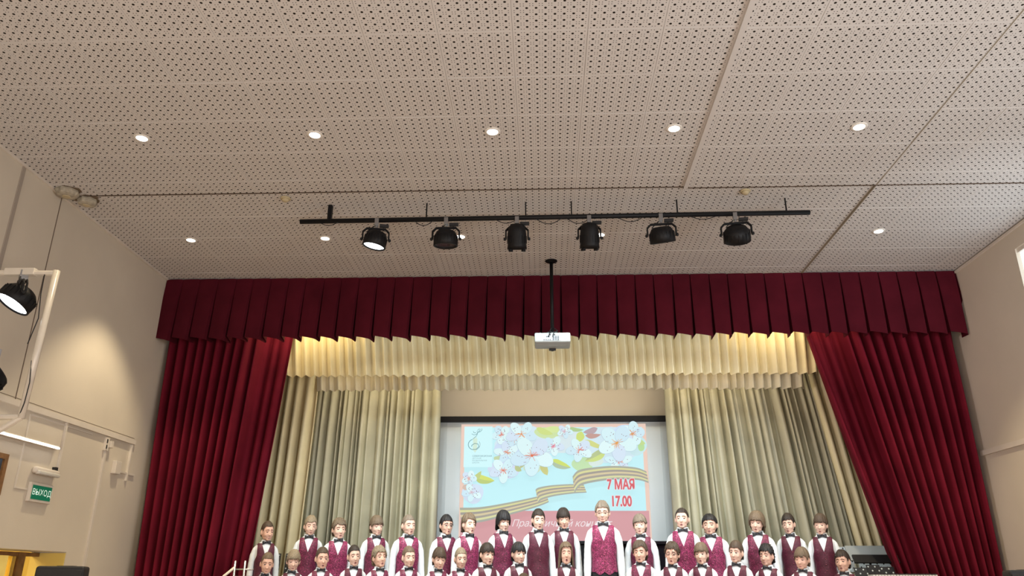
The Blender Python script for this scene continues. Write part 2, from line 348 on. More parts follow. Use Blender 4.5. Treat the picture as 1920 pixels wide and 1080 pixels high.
def par(name, loc, rz, tilt, label, lit, group, length=.16, rad=.115, roll=0, deep=False):
    """stage spotlight hanging from a clamp; tilt = degrees the beam leans from straight down towards +y"""
    t = thing(name, label, 'spotlight', loc, rz, group)
    MB().box(-.02, .02, -.03, .03, -.045, .028, bev=.004).tube([(0, 0, -.045), (0, 0, -.075)], .010, 8).build('clamp', mat('steel', (.35, .35, .36), .35, metal=.8), t)
    w_ = rad + .016
    cy = -.195 if not deep else -.205
    yk = MB()
    for yy in (-.012, .012):
        yk.tube([(-w_, yy, cy), (-w_, yy, -.115), (-w_ + .035, yy, -.078), (w_ - .035, yy, -.078), (w_, yy, -.115), (w_, yy, cy)], .008, 8)
    yk.build('yoke', m_black, t, True)
    M = Matrix.Translation((0, 0, cy)) @ Matrix.Rotation(math.radians(roll), 4, 'Y') @ Matrix.Rotation(math.radians(tilt), 4, 'X')
    R_ = rad
    if deep: prof = [(.03, .15), (.06, .145), (.08, .11), (.085, .09), (R_, .05), (R_, -.06), (R_ + .004, -.10), (R_ - .008, -.10), (R_ - .012, -.07)]
    else: prof = [(.02, .085), (.07, .082), (.092, .07), (R_ - .004, .03), (R_, 0), (R_ + .005, -.07), (R_ - .006, -.075), (R_ - .012, -.06)]
    h = MB().lathe(prof, 28, M, cap=False)
    h.lathe([(.0, prof[0][1] + .002), (prof[0][0], prof[0][1])], 28, M, cap=False)
    ho = h.build('housing', m_black, t, True)
    zl = prof[-1][1]
    MB().lathe([(R_ - .012, zl + .004), (R_ - .012, zl)], 28, M).build('lens', m_lampc if lit else mat('dark_lens', (.05, .05, .06), .1), t)
    fins = MB()
    for k in range(20):
        a = 2 * PI * k / 20; fins.box(R_ - .012, R_ + .004, -.002, .002, -.045, .028, M @ Matrix.Rotation(a, 4, 'Z'))
    fins.build('cooling_fins', m_black, t)
    for s in (-1, 1):
        MB().lathe([(.016, 0), (.018, .012), (.012, .022)], 8, Matrix.Translation((s * w_, 0, cy)) @ Matrix.Rotation(s * PI / 2, 4, 'Y')).build('tilt_knob', m_black, t)
    if deep:
        fr = MB()
        for k in range(4): fr.box(R_ - .02, R_ + .012, -.012, .012, -.12, -.10, M @ Matrix.Rotation(PI / 4 + k * PI / 2, 4, 'Z'))
        fr.build('gel_holder', m_black, t)
    MB().tube([(.0, .02, -.02), (-.05, .03, -.06), (-.09, .03, -.10), (-.04, .03, -.12), (-.01, .02, cy + .09)], .006, 6).build('power_cable', m_rubber, t, True)
    MB().tube([(.06, .01, -.02), (.075, .02, -.08), (.05, .02, -.11), (.03, .01, cy + .08)], .004, 6).build('safety_wire', m_rubber, t, True)
    MB().box(.03, .12, -.02, .02, -.055, -.028, bev=.004).build('connector', m_rubber, t)
    return t
Z0 = 5.005
PL = ['first hanging stage spotlight from the left, tilted sideways with its glowing lens showing',
      'second hanging stage spotlight from the left, flat black housing beside a downlight',
      'third hanging spotlight from the left, deep black can with gel holder',
      'fourth hanging spotlight from the left, deep black can above the projector mount',
      'fifth hanging spotlight from the left, black finned housing tipped to the right',
      'rightmost hanging spotlight on the bar, round finned back fully visible']
par('stage_spotlight', (-1.62, 6.9, Z0), .2, 4, PL[0], True, 'spotlights on the lighting bar', roll=10, rad=.110)
par('stage_spotlight', (-.93, 6.9, Z0), 0, 8, PL[1], False, 'spotlights on the lighting bar', rad=.115)
par('stage_spotlight', (-.235, 6.9, Z0), 0, 20, PL[2], False, 'spotlights on the lighting bar', rad=.092, deep=True)
par('stage_spotlight', (.468, 6.9, Z0), 0, 20, PL[3], False, 'spotlights on the lighting bar', rad=.092, deep=True)
par('stage_spotlight', (1.165, 6.9, Z0 + .01), -.1, 22, PL[4], False, 'spotlights on the lighting bar', roll=-6, rad=.12)
par('stage_spotlight', (1.88, 6.9, Z0 + .01), -.15, 42, PL[5], False, 'spotlights on the lighting bar', roll=-4, rad=.125)

# ------------------------------------------------------------------ projector on its pole
pj = thing('ceiling_projector', 'white ceiling projector seen from below, in front of the burgundy valance', 'projector', (.115, 8.42, 4.22))
MB().tube([(0, 0, .09), (0, 0, .98)], .020, 12).build('pole', m_black, pj, True)
MB().lathe([(.07, .976), (.07, .968), (.03, .955)], 16).build('ceiling_plate', m_black, pj)
m_pj = mat('projector_white', (.34, .355, .335), .45)
b = MB().box(-.20, .20, -.14, .16, -.05, .062, bev=.022).build('body', m_pj, pj, True)
MB().box(-.105, .085, -.145, -.139, -.035, .042).build('port_panel', mat('port_grey', (.32, .34, .36), .5), pj)
po = MB()
for k in range(4): po.box(-.10 + k * .022, -.088 + k * .022, -.149, -.144, -.030, -.020)
for k in range(3):
    for q in range(4): po.box(.0 + k * .026, .02 + k * .026, -.149, -.144, -.030 + q * .013, -.023 + q * .013)
for k in range(3): po.box(-.07 + k * .014, -.062 + k * .014, -.149, -.144, .0, .016)
po.box(-.04, -.02, -.149, -.144, .024, .036); po.box(-.0, .03, -.149, -.144, .024, .036)
po.build('sockets', m_rubber, pj)
MB().box(.112, .165, -.145, -.139, -.02, .04).build('speaker_grille', mat('grille_lilac', (.26, .24, .32), .5), pj)
MB().box(-.19, -.125, -.143, -.139, -.03, .048).build('filter_cover', mat('cover_white', (.34, .39, .47), .4), pj)
MB().box(-.04, .06, .0, .006, -.0515, -.0500).box(.09, .15, -.01, .025, -.0515, -.05).build('underside_sticker', mat('sticker_grey', (.42, .44, .40), .6), pj)
MB().lathe([(.045, 0), (.042, .03), (.03, .034)], 20, Matrix.Translation((0, .155, -.025)) @ Matrix.Rotation(-PI / 2, 4, 'X')).build('lens_barrel', m_rubber, pj, True)
MB().box(-.04, .04, .12, .17, -.066, -.045, bev=.006).build('focus_foot', m_rubber, pj)
MB().box(-.06, .06, -.06, .06, .062, .095, bev=.006).build('mount_bracket', m_black, pj)
for k, sx in enumerate((-.015, .03)):
    MB().tube([(0, -.02, .16), (sx * 2, -.06, .10), (sx, -.13, .07), (sx - .02, -.165, .04), (sx - .03, -.15, .005)], .005, 6).build('cable', m_rubber, pj, True)

# ------------------------------------------------------------------ curtains
def smooth(a, b, x):
    t = min(1, max(0, (x - a) / (b - a))); return t * t * (3 - 2 * t)
def drape(name, top, bot, y, n, amp, kind, m, label, group=None, seg=12, nv=18, jit=.15, sway=0, hem=.0, cat='curtain', curve=None, yb=None, flare=1.0, seed=1, fold=None):
    """top/bot = (x0, x1, z). n pleats. kind: knife | round | soft | box"""
    rs = np.random.default_rng(seed)
    w1 = 1 + jit * rs.uniform(-1, 1, n); edges = np.concatenate([[0], np.cumsum(w1)]); edges /= edges[-1]
    am = 1 + jit * 1.2 * rs.uniform(-1, 1, n); hm = rs.uniform(-1, 1, n); drift = rs.uniform(-1, 1, n + 1) * jit * .35 / n
    P = [[] for _ in range(nv + 1)]
    for k in range(n):
        ss = np.linspace(0, 1, seg + 1)[:-1] if k < n - 1 else np.linspace(0, 1, seg + 1)
        for s in ss:
            gap = 0; gq = s / .70 - .5 if s < .70 else .5 - (s - .70) / .30
            if kind == 'knife':          # broad slightly bowed face, then a deep tuck that opens towards the hem
                if s < .70: q = s / .70; d = .30 + .16 * math.sin(PI * q) + .30 * q; ph = q * .97; gap = -q
                else:
                    q = (s - .70) / .30; d = .6 - 3.2 * min(1, q / .3) if q < .5 else -2.6 + 2.9 * max(0, (q - .7) / .3); ph = .97 + q * .03; gap = -(1 - q) 
            elif kind == 'round':        # fat tube folds divided by deep shaded gutters
                if s < .68: d = math.sin(PI * s / .68) ** .6 * 1.6 - .75
                else: q = (s - .68) / .32; d = -.75 - 1.5 * math.sin(PI * q) ** .5
                ph = s
            elif kind == 'box':          # flat slanting face with one crisp lit edge
                if s < .62: q = s / .62; d = -.75 + 1.55 * q ** .8
                elif s < .74: d = .8
                else: q = (s - .74) / .26; d = .8 - 1.55 * q ** .6
                ph = s + .04 * math.sin(2 * PI * s)
            else:
                p_ = .45 + .4 * math.sin(k * 2.399); sh = s ** (1 + .8 * math.sin(k * 1.7))
                d = (math.sin(PI * sh) ** (.35 + p_)) * 2.3 - 1.3; ph = s
            for v in range(nv + 1):
                t = v / nv
                u_ = edges[k] + (edges[k + 1] - edges[k]) * (ph + gap * (.02 + .11 * t)) + drift[k] * t * (1 - s) + drift[k + 1] * t * s
                tt = curve(t) if curve else t
                x0 = top[0] + (bot[0] - top[0]) * (tt if curve and curve.side != 'r' else t)
                x1 = top[1] + (bot[1] - top[1]) * (tt if curve and curve.side != 'l' else t)
                x = x0 + (x1 - x0) * u_
                a = amp * am[k] * (.45 + .55 * smooth(0, .35, t) * flare)
                z = top[2] + (bot[2] - top[2]) * t
                if t == 1 or v == nv: z += hem * ((-1.2 * gq if kind == 'knife' else d * .5) + hm[k] * .3)
                yy = y + ((yb - y) * t if yb is not None else 0)
                if fold: 
                    dd = fold(u_); yy += dd; a *= 1 - 2.6 * dd
                P[v].append((x + sway * math.sin(3 * t + k) * .01, yy - a * d, z))
    o = MB().grid(P).build(name, m, None, kind in ('round', 'soft'))
    o['label'] = label; o['category'] = cat
    if group: o['group'] = group
    sd = o.modifiers.new('thick', 'SOLIDIFY'); sd.thickness = .004
    return o
# burgundy pelmet across the opening, with short returns at both ends
YV = 8.87
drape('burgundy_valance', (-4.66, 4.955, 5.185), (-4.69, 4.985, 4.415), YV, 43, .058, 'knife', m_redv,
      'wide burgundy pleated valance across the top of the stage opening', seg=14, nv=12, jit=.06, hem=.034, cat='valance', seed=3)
MB().tube([(-4.6, YV + .07, 5.12), (4.9, YV + .07, 5.12)], .02, 8).build('valance_rail', m_black, None, label='dark rail holding the burgundy valance against the ceiling', category='rail')
def lin(side, pw):
    def c(t): return t ** pw
    c.side = side; return c
def foldL(u_): return .25 * smooth(.745, .775, u_)
def foldR(u_): return .25 * (1 - smooth(.25, .28, u_)) * smooth(.0, .07, u_)
drape('red_side_curtain', (-4.64, -3.12, 5.1), (-4.55, -3.52, .52), 9.11, 12, .092, 'round', m_red,
      'left burgundy velvet side curtain in deep vertical folds', seg=16, nv=24, jit=.14, hem=.01, fold=foldL, seed=11)
drape('red_side_curtain', (3.06, 4.92, 5.1), (4.15, 4.93, .52), 9.11, 13, .092, 'round', m_red,
      'right burgundy velvet side curtain drawn outward with slanting folds', seg=16, nv=24, jit=.14, hem=.01, curve=lin('l', 1.05), fold=foldR, seed=12)
# cream pelmets
drape('cream_valance', (-3.42, 3.44, 5.01), (-3.30, 3.40, 4.098), 9.49, 58, .052, 'box', m_crm, 'upper long cream pleated valance just below the burgundy one', seg=10, nv=10, jit=.12, hem=.016, cat='valance', seed=5)
drape('cream_valance', (-3.05, 3.40, 4.75), (-2.97, 3.35, 4.015), 9.93, 54, .050, 'box', m_crm2, 'lower narrower pale cream valance showing beneath the upper one', seg=10, nv=8, jit=.2, hem=.016, cat='valance', seed=6)
# cream wings
drape('cream_side_curtain', (-4.2, -2.98, 4.85), (-4.35, -3.12, .52), 10.05, 9, .065, 'round', m_crm, 'cream wing curtain beside the left burgundy curtain', seg=14, nv=18, jit=.15, seed=7)
drape('cream_side_curtain', (3.38, 4.4, 4.85), (4.02, 4.8, .52), 10.05, 8, .065, 'round', m_crm, 'cream wing curtain slanting beside the right burgundy curtain', seg=14, nv=18, jit=.15, curve=lin('l', 1), seed=8)
# back curtains either side of the projection screen
drape('back_curtain', (-3.65, -1.42, 4.85), (-3.75, -1.44, .52), 10.62, 24, .085, 'soft', m_olive, 'sage cream back curtain left of the projection screen', seg=12, nv=18, jit=.45, seed=9)
drape('back_curtain', (1.68, 3.85, 4.85), (1.72, 4.5, .52), 10.62, 24, .085, 'soft', m_olive, 'sage cream back curtain right of the projection screen', seg=12, nv=18, jit=.45, seed=10)
# the pale curtain edge seen between the left wall and the burgundy curtain
drape('narrow_side_drape', (-4.655, -4.45, 4.6), (-4.655, -4.45, .52), 9.3, 2, .02, 'soft', m_olive, 'narrow pale cloth strip in the gap between left wall and burgundy curtain', seg=10, nv=6, jit=.1)
# ------------------------------------------------------------------ the choir boys
def skin_mat(name, col):
    M = mat(name, col, .5, .06, 25, spec=.3); b = M.node_tree.nodes['Principled BSDF']
    b.inputs['Subsurface Weight'].default_value = 0; return M
SK = [skin_mat('skin_fair', (.74, .50, .40)), skin_mat('skin_rosy', (.70, .44, .34)), skin_mat('skin_light_tan', (.62, .40, .28))]
LID = [mat('eyelid_fair', (.60, .38, .31), .5), mat('eyelid_rosy', (.56, .33, .26), .5), mat('eyelid_tan', (.50, .30, .22), .5)]
m_eye = mat('eye_white', (.75, .72, .70), .3); m_iris = mat('iris_dark', (.05, .035, .025), .2)
m_mouth = mat('mouth_inside', (.10, .015, .015), .7); m_lip = mat('lips', (.56, .30, .26), .5)
def hair_mat(name, col):
    M = mat(name, col, .5, spec=.35); nt = M.node_tree; b = nt.nodes['Principled BSDF']
    tc = nd(nt, 'ShaderNodeTexCoord'); mp = nd(nt, 'ShaderNodeMapping'); mp.inputs['Scale'].default_value = (150, 150, 14)
    n = nd(nt, 'ShaderNodeTexNoise'); n.inputs['Scale'].default_value = 1.6
    nt.links.new(tc.outputs['Object'], mp.inputs[0]); nt.links.new(mp.outputs[0], n.inputs['Vector'])
    cr = nd(nt, 'ShaderNodeValToRGB'); cr.color_ramp.elements[0].position = .35; cr.color_ramp.elements[1].position = .68
    cr.color_ramp.elements[0].color = (*[c * .6 for c in col], 1); cr.color_ramp.elements[1].color = (*[min(1, c * 1.4) for c in col], 1)
    nt.links.new(n.outputs['Fac'], cr.inputs[0]); nt.links.new(cr.outputs[0], b.inputs['Base Color'])
    bp = nd(nt, 'ShaderNodeBump'); bp.inputs['Strength'].default_value = .6; bp.inputs['Distance'].default_value = .006
    nt.links.new(n.outputs['Fac'], bp.inputs['Height']); nt.links.new(bp.outputs[0], b.inputs['Normal'])
    return M
def hair_dark(n, c): return hair_mat(n, tuple(q * .72 for q in c))
HC = dict(blond=hair_dark('hair_blond', (.34, .27, .18)), fair=hair_dark('hair_fair', (.20, .145, .095)), brown=hair_dark('hair_brown', (.10, .068, .046)),
          dark=hair_dark('hair_dark_brown', (.04, .028, .022)), black=hair_dark('hair_black', (.018, .016, .018)), ash=hair_dark('hair_ash', (.26, .21, .16)))
def brocade(name, a, b_, amt):
    M = bpy.data.materials.new(name); M.use_nodes = True; nt = M.node_tree; b = nt.nodes['Principled BSDF']
    tc = nd(nt, 'ShaderNodeTexCoord'); n = nd(nt, 'ShaderNodeTexNoise'); n.inputs['Scale'].default_value = 85; n.inputs['Detail'].default_value = 1.5; n.inputs['Distortion'].default_value = 2.2
    nt.links.new(tc.outputs['Object'], n.inputs['Vector'])
    cr = nd(nt, 'ShaderNodeValToRGB'); e = cr.color_ramp.elements; e[0].position = amt; e[1].position = amt + .06
    e[0].color = (*a, 1); e[1].color = (*b_, 1)
    nt.links.new(n.outputs['Fac'], cr.inputs[0]); nt.links.new(cr.outputs[0], b.inputs['Base Color'])
    rr = nd(nt, 'ShaderNodeMapRange'); rr.inputs[1].default_value = amt; rr.inputs[2].default_value = amt + .06; rr.inputs[3].default_value = .6; rr.inputs[4].default_value = .3
    nt.links.new(n.outputs['Fac'], rr.inputs[0]); nt.links.new(rr.outputs[0], b.inputs['Roughness'])
    return M
VEST = [brocade('burgundy_brocade', (.085, .006, .026), (.34, .035, .12), .56), brocade('deep_burgundy_brocade', (.065, .006, .020), (.18, .02, .06), .58), brocade('bright_burgundy_brocade', (.115, .006, .036), (.50, .06, .19), .54)]
m_shirt = mat('white_shirt_cotton', (.72, .76, .78), .7, .03, 20, .25, 35)
m_trs = mat('black_trousers', (.012, .012, .016), .8, .2, 20)
m_bow = mat('black_bow_satin', (.010, .010, .014), .4)
m_shoe = mat('black_leather', (.012, .011, .011), .3)
m_btn = mat('vest_button', (.25, .05, .08), .3)
m_glass = mat('spectacle_frame', (.03, .03, .035), .3)

TORSO = [(.66, .112, .082, .0), (.74, .113, .085, .0), (.80, .108, .082, .0), (.88, .102, .075, .0), (.98, .110, .082, .0), (1.06, .122, .088, .002),
         (1.11, .128, .084, .006), (1.145, .125, .074, .010), (1.170, .103, .062, .012), (1.190, .076, .054, .012), (1.205, .052, .046, .012)]
def tprof(z):
    T = TORSO
    if z <= T[0][0]: return T[0][1:]
    for a, b in zip(T, T[1:]):
        if z <= b[0]:
            t = (z - a[0]) / (b[0] - a[0]); return tuple(p + (q - p) * t for p, q in zip(a[1:], b[1:]))
    return T[-1][1:]
def tpt(a, z, off=0):
    w_, d, yc = tprof(z); sx, cy = math.sin(a), -math.cos(a)
    sx = math.copysign(abs(sx) ** .88, sx); cy = math.copysign(abs(cy) ** .88, cy)
    return ((w_ + off) * sx, yc + (d + off) * cy, z)
ARM = [(.108, .012, 1.122), (.132, .015, 1.075), (.146, .012, .99), (.154, .008, .885), (.160, -.012, .79), (.163, -.032, .700)]
def base_body():
    b = MB()
    zs = [z for z in np.linspace(.655, 1.20, 22)]
    rowsb = [[tpt(2 * PI * j / 28, z, -.009) for j in range(28)] for z in zs]
    b.grid(rowsb, True); o = len(b.v)
    b.f.append(tuple(range(28))[::-1]); b.m.append(0); b.f.append(tuple(range(21 * 28, 22 * 28))); b.m.append(0)
    b.tube([(0, .014, 1.14), (0, .014, 1.20), (0, .008, 1.29)], [.050, .043, .043], 20)
    for s in (-1, 1):
        b.ell((s * .108, .012, 1.122), (.038, .038, .036))
        b.tube([(s * x, y, z) for x, y, z in ARM], [.036, .034, .030, .027, .025, .019], 14)
        b.ell((s * .164, -.040, .655), (.014, .034, .048))
        b.tube([(s * .06, 0, .70), (s * .068, -.002, .55), (s * .070, .0, .37), (s * .070, .012, .25), (s * .070, .014, .06)], [.066, .060, .044, .046, .030], 16)
        b.ell((s * .072, -.035, .030), (.034, .095, .030))
        b.ell((s * .075, .012, 1.326), (.008, .017, .026), M=Matrix.Rotation(s * -.35, 4, 'Z'))
    b.ell((0, .012, 1.352), (.073, .090, .095), 28, 18)
    b.ell((0, -.018, 1.318), (.061, .066, .076), 28, 18)
    b.ell((0, -.050, 1.258), (.030, .026, .020), 18, 12)
    for s in (-1, 1):
        b.ell((s * .029, -.046, 1.304), (.026, .026, .024), 16, 10)
        b.ell((s * .034, -.018, 1.274), (.019, .040, .022), 16, 10)
    b.ell((0, -.080, 1.316), (.0085, .013, .026), 12, 8); b.ell((0, -.089, 1.301), (.0115, .011, .009), 12, 8)
    ob = b.build('tmp', SK[0]); md = ob.modifiers.new('r', 'REMESH'); md.mode = 'VOXEL'; md.voxel_size = .0052
    s2 = ob.modifiers.new('s', 'SMOOTH'); s2.factor = .5; s2.iterations = 3
    dg = bpy.context.evaluated_depsgraph_get(); ev = ob.evaluated_get(dg); me = bpy.data.meshes.new_from_object(ev)
    bpy.data.objects.remove(ob)
    n = len(me.vertices); co = np.empty(n * 3); me.vertices.foreach_get('co', co); co = co.reshape(-1, 3)
    def g(cx, cy, cz, sg, dy):     # press in or pull out along y
        q = np.exp(-(((co[:, 0] - cx) / sg[0]) ** 2 + ((co[:, 2] - cz) / sg[1]) ** 2) / 2) * (co[:, 1] < cy + .03)
        co[:, 1] += q * dy
    for s in (-1, 1):
        g(s * .028, -.06, 1.338, (.013, .009), .009); g(s * .028, -.06, 1.357, (.018, .006), -.003)
        g(s * .010, -.08, 1.306, (.004, .004), -.002)
    g(0, -.06, 1.272, (.016, .006), -.004); g(0, -.06, 1.260, (.018, .004), .003)
    # lower density away from the head
    me.vertices.foreach_set('co', co.ravel()); me.update()
    ob = bpy.data.objects.new('tmp', me); C.objects.link(ob)
    vg = ob.vertex_groups.new(name='h'); vg.add([i for i in range(n) if co[i, 2] < 1.2], 1, 'REPLACE')
    dc = ob.modifiers.new('d', 'DECIMATE'); dc.ratio = .30; dc.vertex_group = 'h'; dc.vertex_group_factor = 1
    dg = bpy.context.evaluated_depsgraph_get(); me2 = bpy.data.meshes.new_from_object(ob.evaluated_get(dg)); bpy.data.objects.remove(ob)
    co = np.empty(len(me2.vertices) * 3); me2.vertices.foreach_get('co', co); co = co.reshape(-1, 3)
    F = [tuple(p.vertices) for p in me2.polygons]
    h = MB(); h.v = [tuple(p) for p in co]; h.f = F; h.m = [0] * len(F)
    # five fingers each hand, slightly curled
    for s in (-1, 1):
        for k, (dy, L) in enumerate(((-.026, .052), (-.009, .060), (.008, .056), (.024, .044))):
            p0 = Vector((s * .164, -.040 + dy, .630)); pts = [p0, p0 + Vector((-s * .002, dy * .1, -L * .45)), p0 + Vector((-s * .008, dy * .1, -L * .8)), p0 + Vector((-s * .018, dy * .1, -L * 1.02))]
            h.tube(pts, [.0075, .007, .0065, .005], 7)
        h.tube([(s * .160, -.062, .672), (s * .156, -.082, .650), (s * .152, -.088, .628), (s * .149, -.088, .615)], [.010, .0085, .0075, .006], 7)
    return np.array(h.v), h.f
BV, BF = base_body()
NECK = np.array([0, .012, 1.235])
def headmat(yaw, pitch, roll, hs):
    return Matrix.Translation(NECK - np.array([0, .004, .028])) @ Matrix.Rotation(yaw, 4, 'Z') @ Matrix.Rotation(pitch, 4, 'X') @ Matrix.Rotation(roll, 4, 'Y') @ Matrix.Scale(hs, 4) @ Matrix.Translation(-Vector(NECK))
def body_mesh(HM, mouth, cheek, skin):
    v = BV.copy(); z = v[:, 2]
    arm = (np.abs(v[:, 0]) > .095) & (z < 1.22)
    w_ = np.clip((z - 1.19) / .065, 0, 1); w_ = w_ * w_ * (3 - 2 * w_); w_[arm] = 0
    # jaw drops with the open mouth, fuller cheeks
    jaw = np.clip((1.285 - z) / .03, 0, 1) * np.clip((z - 1.225) / .012, 0, 1) * np.clip((-.015 - v[:, 1]) / .03, 0, 1)
    v[:, 2] -= jaw * mouth * .011
    ch = np.exp(-((z - 1.285) / .03) ** 2) * (z > 1.22); v[:, 0] *= 1 + ch * cheek
    H = np.array(HM); hv = v @ H[:3, :3].T + H[:3, 3]
    v = v * (1 - w_[:, None]) + hv * w_[:, None]
    me = bpy.data.meshes.new('body'); me.from_pydata(v.tolist(), [], BF); me.materials.append(skin)
    me.polygons.foreach_set('use_smooth', [True] * len(BF)); me.update(); return me

def eye_mesh(lid, closed):
    b = MB(); n, k = 12, 10; r_ = .0118
    P = []
    for i in range(k + 1):
        th = PI * i / k; P.append([(r_ * math.sin(th) * math.sin(2 * PI * j / n), -r_ * math.sin(th) * math.cos(2 * PI * j / n), r_ * math.cos(th)) for j in range(n)])
    for i in range(k):
        zc = math.cos(PI * (i + .5) / k)
        for j in range(n):
            a = 2 * PI * (j + .5) / n; x = math.sin(PI * (i + .5) / k) * math.sin(a)
            mi = 0 if zc > closed else (2 if abs(x) < .45 and zc > closed - 1.0 else 1)
            if zc < -.55: mi = 0
            if closed >= zc > closed - .22: mi = 2
            o = len(b.v); b.v += [P[i][j], P[i][(j + 1) % n], P[i + 1][(j + 1) % n], P[i + 1][j]]; b.f.append((o, o + 3, o + 2, o + 1)); b.m.append(mi)
    return b.mesh('eye', [lid, m_eye, m_iris], True)
EYES = {(i, c): eye_mesh(LID[i], q) for i in range(3) for c, q in (('open', .30), ('down', -.10), ('shut', -.30))}
def mouth_mesh(op):
    b = MB(); h = .0018 + .0085 * op; w_ = .0175 - .004 * op; n = 18
    ring = lambda rw, rh, y: [(rw * math.cos(2 * PI * j / n), y + .010 * (rw * math.cos(2 * PI * j / n) / .02) ** 2, rh * math.sin(2 * PI * j / n)) for j in range(n)]
    b.grid([ring(w_ + .001, h + .006, .004), ring(w_, h + .0042, -.0015), ring(w_ - .0015, h + .0012, -.0025), ring(w_ - .003, h, .001)], True, 1)
    b.grid([ring(w_ - .003, h, .001), ring(.001, .0003, .0025)], True, 0)
    return b.mesh('mouth', [m_mouth, m_lip], True)
MOUTHS = {q: mouth_mesh(q * .8) for q in (0, .5, 1.0)}
def brow_mesh(s):
    b = MB(); P = []
    for i in range(7):
        t = i / 6; x = s * (.012 + .034 * t); z = .0035 * math.sin(PI * min(1, t * 1.25)); y = .016 * t ** 2; h = .0036 * (1 - .5 * t)
        P.append([(x, y - .001, z - h), (x, y - .004, z), (x, y - .001, z + h), (x, y + .004, z)])
    b.grid(P, True); b.f += [(0, 1, 2, 3), (24, 27, 26, 25)]; b.m += [0, 0]; return b
BROW = {k: {s: brow_mesh(s).mesh('eyebrow', HC[k], True) for s in (-1, 1)} for k in HC}

HAIR_STYLES = dict(
    crop=dict(t=.005, front=1.393, side=1.350, back=1.285, amp=.0022, jit=.004, sweep=0, fl=0, top=.005),
    short=dict(t=.009, front=1.384, side=1.350, back=1.270, amp=.004, jit=.008, sweep=.006, fl=0, top=.006),
    fringe=dict(t=.011, front=1.364, side=1.345, back=1.262, amp=.004, jit=.009, sweep=.004, fl=.003, top=.004),
    bowl=dict(t=.016, front=1.360, side=1.305, back=1.240, amp=.004, jit=.008, sweep=.006, fl=.006, top=.006),
    sweep=dict(t=.013, front=1.387, side=1.342, back=1.255, amp=.006, jit=.008, sweep=.020, fl=.002, top=.006),
    curly=dict(t=.013, front=1.385, side=1.345, back=1.27, amp=.011, jit=.012, sweep=.004, fl=0, top=.006),
    spiky=dict(t=.010, front=1.390, side=1.348, back=1.275, amp=.005, jit=.008, sweep=0, fl=0, top=.004),
    long=dict(t=.013, front=1.398, side=1.190, back=1.165, amp=.004, jit=.010, sweep=.012, fl=.016, top=.006))
def hair_mesh(style, m, seed, flip=1):
    q = HAIR_STYLES[style]; rs = np.random.default_rng(seed); n, k = 72, 16
    cx, cy, cz = 0, .012, 1.352; rx, ry, rz_ = .073, .090, .095
    ph = rs.uniform(0, 6.28, 12); fr = rs.integers(3, 26, 12)
    def nz(a): return sum(math.sin(fr[i] * a + ph[i]) for i in range(12)) / 6
    jit = rs.uniform(-1, 1, n)
    P = []
    lows = []
    for j in range(n):
        a = 2 * PI * j / n            # 0 front
        cf = math.cos(a)
        fz, sz, bz = q['front'], q['side'], q['back']
        side_w = abs(math.sin(a)); 
        if cf > 0:
            t = smooth(.35, .80, cf); z = sz + (fz - sz) * t
            if style != 'long': z += .022 * math.exp(-((a if a < PI else 2 * PI - a) - .98) ** 2 / .02) * 0
        else:
            z = sz + (bz - sz) * smooth(.15, .8, -cf)
        if style not in ('bowl', 'long') and side_w > .86: z += .012 * smooth(.86, 1, side_w)
        z += flip * q['sweep'] * math.sin(a) * max(0, cf) + jit[j] * q['jit'] * (1 if cf > 0 else .5)
        if style not in ('bowl', 'long'):
            aa_ = a if a < PI else 2 * PI - a
            z = z + (1.352 - z) * .9 * math.exp(-((aa_ - 1.62) / .20) ** 2) if z < 1.352 else z
            z = z - .022 * math.exp(-((aa_ - 1.18) / .09) ** 2)          # sideburn
        lows.append(z)
    for i in range(k + 1):
        s = i / k; row = []
        for j in range(n):
            a = 2 * PI * j / n; zl = lows[j]
            T = q['t'] + q['top'] * 0
            # polar angle reaching the low z on the grown ellipsoid
            c = max(-.999, min(.999, (zl - cz) / (rz_ + T)))
            thm = math.acos(max(c, -.45)); th = thm * s
            nn = nz(a + s * 1.5) if style == 'curly' else nz(a)
            if style == 'curly': nn = math.sin(a * 17 + s * 19 + ph[0]) * math.sin(s * 23 - a * 9) + .4 * nn
            rr = T * (.75 + .25 * math.sin(PI * min(1, s * 1.1))) + q['amp'] * nn * smooth(.02, .25, s)
            if style in ('crop',) and s > .6: rr *= 1 - .45 * (s - .6) / .4
            hr = math.sin(th); z = cz + (rz_ + rr + q['top'] * smooth(.8, 0, s)) * math.cos(th)
            if zl < cz - (rz_ + T) * .45:
                zt = cz - (rz_ + T) * .45; th2 = min(th, PI * .56); hr = math.sin(th2)
                if s > .55: z = (cz + (rz_ + rr) * math.cos(thm * .55)) * (1 - (s - .55) / .45) + zl * (s - .55) / .45
            x = math.sin(a) * (rx + rr) * hr; y = cy - math.cos(a) * (ry + rr) * hr
            fl = q['fl'] * smooth(.6, 1, s); x += math.sin(a) * fl; y -= math.cos(a) * fl * .6
            if style == 'spiky': z += .010 * abs(math.sin(a * 9 + i * 1.7)) * smooth(.5, .3, s) * smooth(0, .2, s) 
            row.append((x, y, z))
        P.append(row)
    last = P[-1]
    P.append([(x * .93, cy + (y - cy) * .93, z + .003) for x, y, z in last])
    P.append([(x * .80, cy + (y - cy) * .80, z + .022) for x, y, z in last])
    b = MB(); b.grid(P, True); return b.mesh('hair', m, True)

